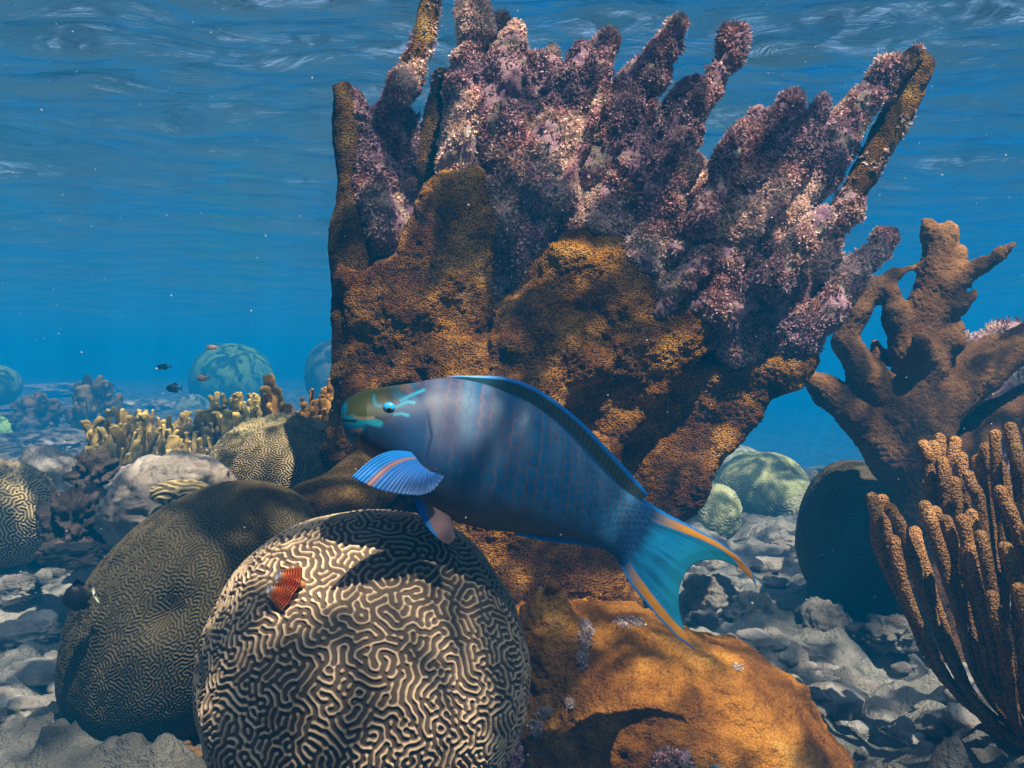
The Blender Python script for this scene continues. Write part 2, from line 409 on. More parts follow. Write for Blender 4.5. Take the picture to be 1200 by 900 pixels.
def make_haze():
    lo = np.array([-46, -30, -2.0]); hi = np.array([46, 58, 1.44])
    V = np.array([[(lo, hi)[a][0], (lo, hi)[b][1], (lo, hi)[c][2]] for a in (0, 1) for b in (0, 1) for c in (0, 1)])
    Q = np.array([[0, 1, 3, 2], [4, 6, 7, 5], [0, 4, 5, 1], [2, 3, 7, 6], [0, 2, 6, 4], [1, 5, 7, 3]])
    m = bpy.data.materials.new('sea_water_body'); m.use_nodes = True; nt = m.node_tree; nt.nodes.clear()
    out = node(nt, 'ShaderNodeOutputMaterial'); v = node(nt, 'ShaderNodeVolumePrincipled')
    v.inputs['Color'].default_value = (0.003, 0.37, 0.86, 1); v.inputs['Density'].default_value = 0.112; v.inputs['Anisotropy'].default_value = 0.0
    nt.links.new(v.outputs[0], out.inputs['Volume'])
    tag(build('haze', V, Q, m, smooth=False), kind='stuff')
make_haze()

# ------------------------------------------------------------------ seabed
def ground_z(x, y):
    x = np.asarray(x, float); y = np.asarray(y, float)
    left = 1 - sstep(-0.6, 0.5, x)
    z = 0.17 + left * 0.17 * np.exp(-((y - 2.15) / .4) ** 2) - (1 - left) * 0.28 * sstep(3.2, 6.5, y)
    z = z - (1 - left) * 1.2 * sstep(5.5, 14, y)
    p = np.stack([x.ravel(), y.ravel(), np.zeros(x.size)], 1)
    n = fbm(p, 1.3, 3, 21) * 0.05 + fbm(p, 6.5, 4, 33) * 0.035
    n2 = fbm(p, 17, 3, 44); n = n + 0.014 * np.abs(n2)
    return z + n.reshape(z.shape)
def make_ground():
    far = np.geomspace(0.02, 38, 70)
    xs = np.concatenate([-1.9 - far[::-1], np.linspace(-1.9, 1.9, 560), 1.9 + far])
    ys = np.concatenate([0.5 - far[::-1], 0.5 + 3.9 * np.linspace(0, 1, 620) ** 1.25, 4.4 + far])
    X, Y = np.meshgrid(xs, ys, indexing='ij'); Z = ground_z(X, Y)
    p = np.stack([X.ravel(), Y.ravel(), Z.ravel()], 1)
    rub = sstep(-0.15, 0.5, fbm(p, 1.7, 2, 61) + 0.25)              # where rubble lies on the sand
    near = 1 - 0.6 * sstep(3.5, 6, p[:, 1])
    p[:, 2] += near * rub * (0.030 * np.maximum(0, fbm(p * [1, 1, 0], 15, 2, 62) + .1) + 0.016 * np.maximum(0, fbm(p * [1, 1, 0], 34, 2, 63)))
    p[:, 2] += near * 0.005 * fbm(p * [1, 1, 0], 60, 2, 64)
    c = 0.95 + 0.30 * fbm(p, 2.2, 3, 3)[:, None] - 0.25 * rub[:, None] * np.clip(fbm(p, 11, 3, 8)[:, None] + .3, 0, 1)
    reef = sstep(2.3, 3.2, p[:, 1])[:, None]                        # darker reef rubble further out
    c = np.clip(c, 0.35, 1.2) * np.array([1.0, 0.98, 0.94]) * (1 - reef * .45) * (0.5 + 0.5 * sstep(0.95, 1.6, p[:, 1] + .25 * fbm(p, 3, 2, 71)))[:, None]  # nearest ground darkened: algae on rubble, plus lower-right shade put into the colour
    Q = gridfaces(len(xs), len(ys))
    a = p[Q[0]]
    if np.cross(a[1] - a[0], a[2] - a[0])[2] < 0: Q = Q[:, ::-1]
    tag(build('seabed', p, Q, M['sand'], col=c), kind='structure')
make_ground()

# ------------------------------------------------------------------ brain corals
def swift(N=512, dx=0.62, it=90, r=0.75, seed=1, init=None):
    g = np.random.default_rng(seed)
    u = g.normal(0, 0.5, (N, N)) if init is None else init
    k = np.fft.fftfreq(N, dx) * 2 * math.pi; K2 = k[:, None] ** 2 + k[None, :] ** 2
    lin = r - (1 - K2) ** 2; dt = 0.5; den = 1 - dt * lin; den = np.maximum(den, 0.3)
    for _ in range(it):
        u = np.real(np.fft.ifft2((np.fft.fft2(u) - dt * np.fft.fft2(u ** 3)) / den))
    return u / np.abs(u).max()
SHN, SHDX = 512, 0.62                         # one ridge-to-ridge distance is 2*pi in field units
LAB = swift(seed=3, it=16, r=0.9)
def lab_polar(N=512):
    """maze whose ridges radiate around the middle"""
    g = np.random.default_rng(11); i = (np.arange(N) - N / 2) * SHDX
    X, Y = np.meshgrid(i, i, indexing='ij'); r = np.hypot(X, Y); th = np.arctan2(Y, X)
    u = g.normal(0, 0.5, (N, N)); wgt = 0.45 * np.exp(-(r / 22) ** 2)
    nr = np.round(r.clip(6, 60) / 6) * 6
    u = u * (1 - wgt) + wgt * 1.2 * np.cos(nr * th)
    return swift(it=14, init=u)
LABP = lab_polar()
def sample(f, u, v):
    """u,v in ridge wavelengths"""
    s = 2 * math.pi / SHDX
    x = (u * s + 256) % SHN; y = (v * s + 256) % SHN
    i = x.astype(int); j = y.astype(int); fx = x - i; fy = y - j
    i1 = (i + 1) % SHN; j1 = (j + 1) % SHN; i %= SHN; j %= SHN
    return (f[i, j] * (1 - fx) + f[i1, j] * fx) * (1 - fy) + (f[i, j1] * (1 - fx) + f[i1, j1] * fx) * fy
def rotm(rx, ry, rz):
    rx, ry, rz = map(radians, (rx, ry, rz))
    X = np.array([[1,0,0],[0,math.cos(rx),-math.sin(rx)],[0,math.sin(rx),math.cos(rx)]])
    Y = np.array([[math.cos(ry),0,math.sin(ry)],[0,1,0],[-math.sin(ry),0,math.cos(ry)]])
    Z = np.array([[math.cos(rz),-math.sin(rz),0],[math.sin(rz),math.cos(rz),0],[0,0,1]])
    return Z @ Y @ X
def brain(c, radii, wl, n, ridge, valley, amp=0.002, field=None, axis=(0.1, -0.85, 0.5), rot=None, seed=0, lump=0.03, lo=-0.25, hi=0.45,
          uvo=(0, 0), maxang=150, dimple=None, crust=None, uvs=(1, 1)):
    """dome of maze ridges; axis = direction of the middle of the unfolded pattern"""
    field = LAB if field is None else field
    g = np.linspace(-1, 1, n); U, W = np.meshgrid(g, g, indexing='ij')
    m = np.maximum(np.abs(U), np.abs(W)) + 1e-9; rr = np.hypot(U, W) + 1e-9
    # concentric square -> disc
    a = np.arctan2(W, U); rad = m
    ang = np.where(rr > 0, a, 0)
    du, dv = rad * np.cos(ang), rad * np.sin(ang)
    # equal-area disc -> sphere
    smax = 2 * math.sin(radians(maxang) / 2)
    q = rad * smax; th = 2 * np.arcsin(np.clip(q / 2, 0, 1))
    loc = np.stack([np.sin(th) * np.cos(ang), np.sin(th) * np.sin(ang), np.cos(th)], -1).reshape(-1, 3)
    ax = np.array(axis, float); ax /= np.linalg.norm(ax)
    e1 = np.cross([0, 0, 1.0], ax); e1 /= np.linalg.norm(e1); e2 = np.cross(ax, e1)
    S = loc @ np.stack([e1, e2, ax])
    lumpv = 1 + lump * fbm(S + seed, 1.6, 3, seed)
    radii = np.array(radii, float)
    nrm = S / radii; nrm /= np.linalg.norm(nrm, axis=1, keepdims=True)
    V = S * radii * lumpv[:, None]
    Rm = radii.mean()
    # pattern coordinates: unfolded distance over the dome, in ridge wavelengths, a little warped
    wp = fbm(S * 1.0, 2.5, 2, seed + 40) * 0.06
    uu = (du.ravel() * smax * Rm * uvs[0]) / wl + uvo[0] + wp * 8; vv = (dv.ravel() * smax * Rm * uvs[1]) / wl + uvo[1]
    u = sample(field, uu, vv); k = sstep(lo, hi, u)
    if dimple is not None:
        dd = np.linalg.norm(loc[:, :2] - np.array(dimple[:2]), axis=1); V -= nrm * (dimple[2] * np.exp(-(dd / dimple[3]) ** 2))[:, None]
    V = V + nrm * (amp * (k - 0.5))[:, None]
    col = np.array(valley)[None] * (1 - k[:, None]) + np.array(ridge)[None] * k[:, None]
    tv = fbm(S + 3, 2.2, 4, seed + 9)[:, None]; col = col * (1 + 0.22 * tv)
    if crust is not None:
        kz = sstep(crust[0], crust[1], S[:, 2] + 0.35 * fbm(S, 5, 4, seed + 5))[:, None]
        col = col * (1 - kz) + np.array(crust[2]) * (0.8 + 0.4 * fbm(S, 30, 3, seed + 6)[:, None]) * kz
        V = V + nrm * (fbm(S, 14, 3, seed + 8) * 0.006 * kz[:, 0])[:, None]
    if rot is not None: V = V @ rotm(*rot).T
    Q = gridfaces(n, n)
    V = V + np.array(c)
    return V, Q, np.clip(col, 0, 1)
def orient(V, Q, c):
    f = V[Q].mean(1); fn = np.cross(V[Q[:, 2]] - V[Q[:, 0]], V[Q[:, 3]] - V[Q[:, 1]])
    return Q if ((f - np.array(c)) * fn).sum(1).mean() > 0 else Q[:, ::-1]
def put_brain(name, label, px, py, d, rpx, depth_r=None, group=None, cat='coral', **kw):
    c = P(px, py, d); rx, rz = R(rpx[0], d), R(rpx[1], d)
    V, Q, col = brain(c, (rx, depth_r or (rx + rz) / 2, rz), **kw)
    o = build(name, V, orient(V, Q, c), M['brain'], col=col, origin=(c[0], c[1], c[2] - rz))
    return tag(o, label, cat, group)
TAN, OLIVE, NAVY = (0.62, 0.46, 0.27), (0.20, 0.155, 0.07), (0.03, 0.028, 0.035)
front_brain = put_brain('brain_coral', 'large round tan brain coral with bold maze ridges, under the parrotfish', 427, 790, 0.80, (194, 190), depth_r=0.138,
          wl=0.0056, n=920, ridge=(0.52, 0.38, 0.25), valley=(0.085, 0.06, 0.045), amp=0.0019, seed=4, lump=0.035, lo=0.05, hi=0.6)
put_brain('brain_coral', 'dark olive tilted oval brain coral with a central dimple, left of the ridged tan one', 230, 722, 1.06, (124, 182), depth_r=0.13,
          wl=0.0037, n=900, ridge=(0.075, 0.058, 0.028), valley=(0.022, 0.018, 0.009), amp=0.0012, field=LABP, seed=8, lump=0.015,
          axis=(-0.14, -0.96, 0.2), rot=(0, 42, 0), dimple=(0, 0, 0.018, 0.16), maxang=140)
put_brain('brain_coral', 'tan finely ridged brain coral with greenish top, beside the fish snout', 330, 545, 1.55, (82, 58), depth_r=0.12,
          wl=0.0040, n=560, ridge=(0.46, 0.36, 0.19), valley=(0.10, 0.075, 0.04), amp=0.002, seed=13, crust=(0.62, 0.95, (0.28, 0.26, 0.15)))
put_brain('brain_coral', 'tan brain coral with wide ridges cut by the left photo edge', 0, 604, 1.75, (64, 64), depth_r=0.11,
          wl=0.0062, n=440, ridge=(0.50, 0.40, 0.20), valley=(0.09, 0.07, 0.035), amp=0.0025, seed=15, crust=(0.45, 0.9, (0.34, 0.29, 0.2)))
put_brain('brain_coral', 'small sandy ridged nub growing on the pale dead coral boulder', 213, 578, 1.30, (36, 15), depth_r=0.03,
          wl=0.011, n=140, ridge=(0.52, 0.40, 0.20), valley=(0.11, 0.085, 0.04), amp=0.003, seed=16)
put_brain('brain_coral', 'big dark round brain coral below the brown elkhorn branches', 1012, 640, 1.78, (74, 102), depth_r=0.15,
          wl=0.006, n=420, ridge=(0.10, 0.08, 0.045), valley=(0.05, 0.04, 0.02), amp=0.0015, seed=17, rot=(0, -10, 0))
put_brain('brain_coral', 'pale green broad brain coral head, hazy, behind the right sand flat', 892, 576, 3.2, (56, 48),
          wl=0.009, n=260, ridge=(0.33, 0.36, 0.19), valley=(0.26, 0.29, 0.15), amp=0.0015, lump=0.07, seed=18)
put_brain('brain_coral', 'small pale green brain coral right beside the fish tail base', 836, 602, 2.7, (32, 36),
          wl=0.009, n=200, ridge=(0.34, 0.37, 0.21), valley=(0.27, 0.30, 0.17), amp=0.0015, seed=19, lump=0.10)
put_brain('brain_coral', 'low greyish brain coral just left of the big dark round one', 935, 598, 3.1, (34, 24),
          wl=0.012, n=120, ridge=(0.30, 0.30, 0.20), valley=(0.16, 0.16, 0.10), amp=0.003, seed=20)
put_brain('brain_coral', 'faint far brain coral head rising behind the pale green broad one', 864, 548, 7.0, (34, 26),
          wl=0.02, n=90, ridge=(0.42, 0.44, 0.25), valley=(0.3, 0.3, 0.16), amp=0.003, seed=21)
put_brain('brain_coral', 'far low head just left of the big dark round brain coral, in blue haze', 962, 566, 7.0, (30, 20),
          wl=0.02, n=90, ridge=(0.34, 0.36, 0.25), valley=(0.24, 0.25, 0.16), amp=0.003, seed=22)
put_brain('brain_coral', 'hazy green domed brain coral far behind the fire coral row', 271, 446, 11.0, (49, 44),
          wl=0.03, n=160, ridge=(0.10, 0.22, 0.075), valley=(0.09, 0.19, 0.065), amp=0.003, seed=23)
put_brain('brain_coral', 'dark blue hazy brain coral head half hidden by the left edge of the tall coral', 388, 440, 9.5, (30, 42),
          wl=0.03, n=120, ridge=(0.08, 0.10, 0.08), valley=(0.07, 0.09, 0.07), amp=0.003, seed=24)
put_brain('brain_coral', 'small faint head at the foot of the hazy green dome', 226, 482, 9.0, (22, 20),
          wl=0.03, n=90, ridge=(0.18, 0.22, 0.18), valley=(0.15, 0.19, 0.15), amp=0.003, seed=25)
put_brain('brain_coral', 'bright green small round head at the left edge in haze', 10, 508, 7.0, (24, 22),
          wl=0.02, n=100, ridge=(0.30, 0.52, 0.16), valley=(0.2, 0.38, 0.1), amp=0.003, seed=26)
put_brain('brain_coral', 'teal hazy head at the left edge above the bright green one', -4, 452, 9.5, (28, 24),
          wl=0.02, n=100, ridge=(0.13, 0.22, 0.13), valley=(0.11, 0.19, 0.11), amp=0.003, seed=27)

# ------------------------------------------------------------------ rocks and rubble
def rock_mesh(c, radii, seed, amp=0.22, n=60, scale=1.5):
    th = np.linspace(0.001, math.pi - 0.001, n); ph = np.linspace(0, 2 * math.pi, 2 * n, endpoint=False)
    T, Ph = np.meshgrid(th, ph, indexing='ij')
    S = np.stack([np.sin(T) * np.cos(Ph), np.sin(T) * np.sin(Ph), np.cos(T)], -1).reshape(-1, 3)
    r = 1 + amp * fbm(S + seed * 3.1, scale, 5, seed, 0.55) - 0.10 * np.abs(fbm(S + seed, scale * 3, 3, seed + 3))
    V = S * r[:, None] * np.array(radii) + np.array(c)
    return V, gridfaces(n, 2 * n, True), S
def put_rock(name, label, px, py, d, rpx, tint=(1, 1, 1), seed=0, amp=0.22, n=60, cat='rock', mat='rock', group=None, dr=None, scale=1.5, varc=0.25):
    c = P(px, py, d); rx, rz = R(rpx[0], d), R(rpx[1], d)
    V, Q, S = rock_mesh(c, (rx, dr or (rx + rz) / 2, rz), seed, amp, n, scale)
    col = np.array(tint)[None] * (1 + varc * fbm(V, 12, 3, seed)[:, None])
    o = build(name, V, orient(V, Q, c), M[mat], col=np.clip(col, 0, 2), origin=(c[0], c[1], c[2] - rz))
    return tag(o, label, cat, group)
put_rock('dead_coral_boulder', 'pale pinkish crusted dead coral boulder behind the dark oval brain coral', 205, 600, 1.42, (86, 70), (1.3, 1.2, 1.1), 3, 0.12, 130, 'coral boulder')
put_rock('rock', 'grey white sloping rock between the left edge brain coral and the fire coral', 58, 572, 2.05, (42, 46), (1.15, 1.15, 1.15), 5, 0.2)
put_rock('rock', 'dark brown knobbly rubble lump right of the left edge brain coral', 88, 612, 1.55, (32, 40), (0.30, 0.24, 0.22), 6, 0.5, scale=2.5)
put_rock('rock', 'dark round rubble knob under the left end of the fire coral', 118, 556, 1.65, (28, 26), (0.32, 0.26, 0.22), 7, 0.45, scale=2.5)
put_rock('rock', 'small dark lump below the knobbly rubble, on the left sand', 82, 650, 1.5, (38, 16), (0.5, 0.42, 0.38), 9, 0.4)
put_rock('rock', 'orange brown lumpy rock at the bottom under the dark oval brain coral', 185, 885, 0.98, (58, 22), (0.75, 0.45, 0.22), 10, 0.35, scale=2.8)
rr = [(832, 702, 1.75, 34, 30, 0.9, 'grey knob of rubble beside the fish tail notch'),
      (822, 742, 1.6, 30, 26, 1.1, 'pale rubble knob just right of the lower tail tip'),
      (886, 735, 1.6, 46, 34, 0.75, 'wide grey rubble mound in the middle of the right sand flat'),
      (962, 735, 1.55, 34, 30, 0.55, 'dark rounded rubble lump below the big dark round brain coral'),
      (862, 668, 2.1, 30, 14, 1.0, 'low pale rubble hump on the sand above the tail notch'),
      (905, 772, 1.45, 60, 20, 0.7, 'long low grey rubble slab above the orange mound edge'),
      (962, 795, 1.35, 30, 15, 1.3, 'knobbly pale coral rubble piece on dark sand right of the orange mound'),
      (1000, 806, 1.33, 16, 12, 1.0, 'small round rubble piece touching the knobbly pale one'),
      (935, 640, 2.5, 32, 10, 1.1, 'flat pale rubble slab at the far end of the right sand flat'),
      (1040, 742, 1.5, 40, 20, 0.5, 'dark low rubble lump below the elkhorn base'),
      (1015, 870, 1.15, 30, 16, 0.9, 'low grey rubble piece near the bottom edge right of centre'),
      (880, 640, 2.6, 20, 8, 1.0, 'thin pale rubble piece under the pale green coral heads'),
      (30, 745, 1.42, 44, 18, 1.1, 'pale low rubble hump on the left sand beside the black fish'),
      (40, 835, 1.15, 40, 18, 0.85, 'grey low rubble hump in the lower left corner'),
      (20, 690, 1.6, 30, 14, 1.2, 'bright low rubble piece on sand under the left edge brain coral')]
for i, (x, y, d, a, b, t, lab) in enumerate(rr):
    put_rock('rubble_rock', lab, x, y, d, (a, b), (t, t, t * 0.98), 30 + i, 0.34, 60, 'rock', group='rubble pieces on the sand', scale=1.9, dr=R(a * 0.8, d))

g = np.random.default_rng(12); parts = []
for i in range(1000):
    y = g.uniform(0.8, 2.0) ** 2; x = g.uniform(-0.62, 0.62) * y
    if fbm(np.array([[x, y, 0]]), 2.5, 2, 14)[0] < -0.1: continue
    r0 = g.uniform(0.005, 0.020) * (1.6 if g.uniform() < .12 else 1); z = float(ground_z(np.array([x]), np.array([y]))[0])
    V, Q, S = rock_mesh((x, y, z + r0 * .5), (r0 * g.uniform(.8, 1.7), r0 * g.uniform(.8, 1.5), r0 * g.uniform(.6, 1)), 300 + i, .35, 10, 1.6)
    parts.append((V, orient(V, Q, (x, y, z + r0 * .5)), np.full((len(V), 3), g.uniform(.6, 1.5))))
V, Q, cc = join(parts)
tag(build('gravel', V, Q, M['rock'], col=cc), kind='stuff')

# ------------------------------------------------------------------ the tall dead-topped elkhorn coral
D0 = 1.30
def XZ(px, py, d=D0):
    p = P(px, py, d); return (p[0], p[2])
main = thing('elkhorn_coral', (P(620, 760, D0)[0], P(620, 760, D0)[1], 0.15),
             'tall broad coral fan behind the parrotfish, orange brown below with purple algae covered branches above', 'coral')
def tissue_col(V, seed, base=(1, 1, 1), edge=0.25):
    n = fbm(V, 9, 4, seed)[:, None]; return np.clip(np.array(base) * (1 + edge * n), 0.2, 2)
# living lower plates
f = Field((-0.27, 1.08, 0.12), (0.46, 1.52, 0.98), 0.0048)
pl1 = [(394,300),(430,318),(458,300),(488,262),(518,207),(545,202),(572,245),(576,320),(568,402),(598,352),(640,292),(700,264),(735,284),(758,338),(800,352),(826,386),(815,420),(772,490),(738,530),(742,600),(752,725),(720,800),(480,800),(440,700),(405,560),(393,440)]
f.plate([XZ(*q, 1.235) for q in pl1], 1.29, 0.13, 0.025, bulge=0.12, tilt=(0.04, -0.05))
pl2 = [(690,500),(735,440),(790,420),(850,420),(905,408),(945,397),(952,420),(925,455),(890,492),(850,540),(810,595),(765,650),(740,640),(720,580)]
f.plate([XZ(*q) for q in pl2], 1.32, 0.09, 0.025, tilt=(-0.16, 0.0))
for q, r in (((450, 370, 1.24), 40), ((530, 260, 1.24), 30), ((490, 345, 1.22), 34), ((540, 490, 1.20), 55), ((690, 320, 1.22), 46), ((770, 400, 1.24), 40), ((660, 440, 1.20), 50), ((590, 560, 1.20), 80), ((600, 680, 1.2), 90), ((680, 690, 1.2), 60), ((430,520,1.26),36)):
    f.ell(P(*q), (R(r, q[2]), R(r * 0.4, q[2]), R(r * 1.15, q[2])), 0.03)
f.chain([P(905, 432, 1.33), P(850, 475, 1.33), P(800, 540, 1.34)], [R(15, 1.3), R(18, 1.3), R(18, 1.3)], 0.03)
f.noise(0.011, 9, 3, 2); f.noise(0.007, 26, 3, 5, band=0.03)
V, Q = f.mesh(); V = relax(V, Q, 1); V, Q = subdiv(V, Q); V = relax(V, Q, 1)
N = vnormals(V, Q); V = V + N * (0.0016 * fbm(V, 110, 3, 8) + 0.0012 * fbm(V, 300, 2, 9))[:, None]
build('living_tissue', V, Q, M['living'], main, col=tissue_col(V, 3, (0.92, 0.9, 0.9)))
# left slab, seen edge on
f = Field((-0.30, 1.15, 0.30), (-0.10, 1.50, 1.12), 0.0045)
f.plate([XZ(*q, 1.28) for q in [(397,110),(412,104),(422,135),(428,210),(432,320),(425,470),(440,620),(406,560),(394,430),(393,300),(396,200)]], 1.33, 0.20, 0.02)
f.noise(0.007, 14, 4, 12)
V, Q = f.mesh(); V = relax(V, Q, 1); N = vnormals(V, Q); V = V + N * (0.0015 * fbm(V, 200, 3, 8))[:, None]
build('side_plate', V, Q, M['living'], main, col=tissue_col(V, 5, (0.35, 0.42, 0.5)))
# left ramp of dark crust running down between the two near brain corals
f = Field((-0.36, 0.95, 0.05), (-0.05, 1.35, 0.62), 0.006)
f.chain([P(440, 560, 1.22), P(370, 620, 1.13), P(310, 680, 1.08), P(285, 730, 1.06), P(285, 860, 1.05)], [R(40, 1.2), R(46, 1.15), R(42, 1.1), R(34, 1.1), R(45, 1.05)], 0.04)
f.noise(0.006, 12, 3, 2)
V, Q = f.mesh(); V = relax(V, Q, 1)
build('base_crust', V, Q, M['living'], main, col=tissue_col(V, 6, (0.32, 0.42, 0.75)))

TUFT = []
TINTS = np.array([(0.22, 0.15, 0.20), (0.36, 0.25, 0.30), (0.14, 0.09, 0.10), (0.55, 0.36, 0.42), (0.34, 0.17, 0.15), (0.58, 0.38, 0.40), (0.30, 0.26, 0.18), (0.78, 0.62, 0.58)])
def tufts(V, Q, count, seed, length=0.006, width=0.0011, front=True, keep=None, tints=TINTS):
    g = np.random.default_rng(seed); N = vnormals(V, Q)
    fc = V[Q].mean(1); a = np.linalg.norm(np.cross(V[Q[:, 2]] - V[Q[:, 0]], V[Q[:, 3]] - V[Q[:, 1]]), axis=1)
    fn = N[Q].mean(1)
    if front: a = a * np.where(fn[:, 1] < 0.35, 1.0, 0.15)
    cl = fbm(fc, 40, 2, seed + 1); a = a * np.clip(0.55 + 0.9 * cl, 0.05, 2)
    if keep is not None: a = a * keep(fc)
    if a.sum() <= 0: return None
    idx = g.choice(len(Q), count, p=a / a.sum())
    w4 = g.dirichlet([1, 1, 1, 1], count)[:, :, None]
    p = (V[Q[idx]] * w4).sum(1); n = N[Q[idx]].mean(1)
    B = 5
    p = np.repeat(p, B, 0); n = np.repeat(n, B, 0)
    dirs = n + g.normal(0, 0.65, p.shape); dirs /= np.linalg.norm(dirs, axis=1, keepdims=True)
    ln = length * g.uniform(0.35, 1.3, (len(p), 1)) * np.repeat(np.clip(1 + 0.7 * fbm(p[::B], 18, 2, seed + 2), 0.4, 2.2), B)[:, None]
    side = np.cross(dirs, g.normal(0, 1, p.shape)); side /= np.linalg.norm(side, axis=1, keepdims=True)
    wd = width * g.uniform(0.6, 1.6, (len(p), 1))
    mid = p + dirs * ln * 0.55 ; bend = side * 0 + np.cross(side, dirs) * ln * g.uniform(-0.35, 0.35, (len(p), 1))
    tip = p + dirs * ln + bend; p = p - dirs * 0.001
    VV = np.stack([p - side * wd, p + side * wd, mid + side * wd * 0.9, mid - side * wd * 0.9, tip + side * wd * 0.35, tip - side * wd * 0.35], 1).reshape(-1, 3)
    b = np.arange(len(p))[:, None] * 6
    QQ = np.concatenate([b + [0, 1, 2, 3], b + [3, 2, 4, 5]])
    zone = fbm(p, 12, 3, 77)
    ti = np.clip(((zone * 0.9 + 0.55) * len(tints) + g.normal(0, 1.1, len(p))), 0, len(tints) - 1).astype(int)
    c = tints[ti] * g.uniform(0.8, 1.5, (len(p), 1)) * np.array([1.20, 1.13, 1.04])
    return VV, QQ, np.repeat(c, 6, 0)

# dead upper body
f = Field((-0.26, 1.10, 0.50), (0.50, 1.50, 1.16), 0.0052)
db = [(428,150),(470,190),(530,150),(560,110),(640,120),(700,130),(800,180),(880,190),(950,235),(975,290),(950,350),(935,400),(830,450),(560,420),(430,340)]
f.plate([XZ(*q) for q in db], 1.395, 0.085, 0.04)
for q, r in (((640, 300, 1.27), 45), ((600, 240, 1.27), 40), ((480, 260, 1.27), 36), ((840, 350, 1.25), 38), ((860, 410, 1.27), 30), ((800, 290, 1.25), 40), ((880, 330, 1.26), 38), ((740, 240, 1.27), 36), ((700, 220, 1.27), 36), ((560,340,1.28),30)):
    f.ell(P(q[0], q[1], q[2] + .02), (R(r * .85, 1.27),) * 3, 0.04)
f.noise(0.022, 12, 4, 31); f.noise(0.006, 60, 2, 35, band=0.03)
V, Q = f.mesh(); V = relax(V, Q, 1)
deadcol = lambda V, s: np.clip(np.array([1.0, 0.95, 1.0]) * (1 + 0.35 * fbm(V, 10, 3, s)[:, None]) + 0.5 * sstep(0.25, 0.8, fbm(V, 7, 3, s + 4))[:, None] * np.array([0.5, 0.65, 0.3]), 0.2, 2.2)
db_o = build('dead_body', V, Q, M['dead'], main, col=deadcol(V, 4))
t_ = tufts(V, Q, 16000, 5)
tb = build('algae_turf', t_[0], t_[1], M['turf'], db_o, col=t_[2], smooth=False); tb['kind'] = 'stuff'

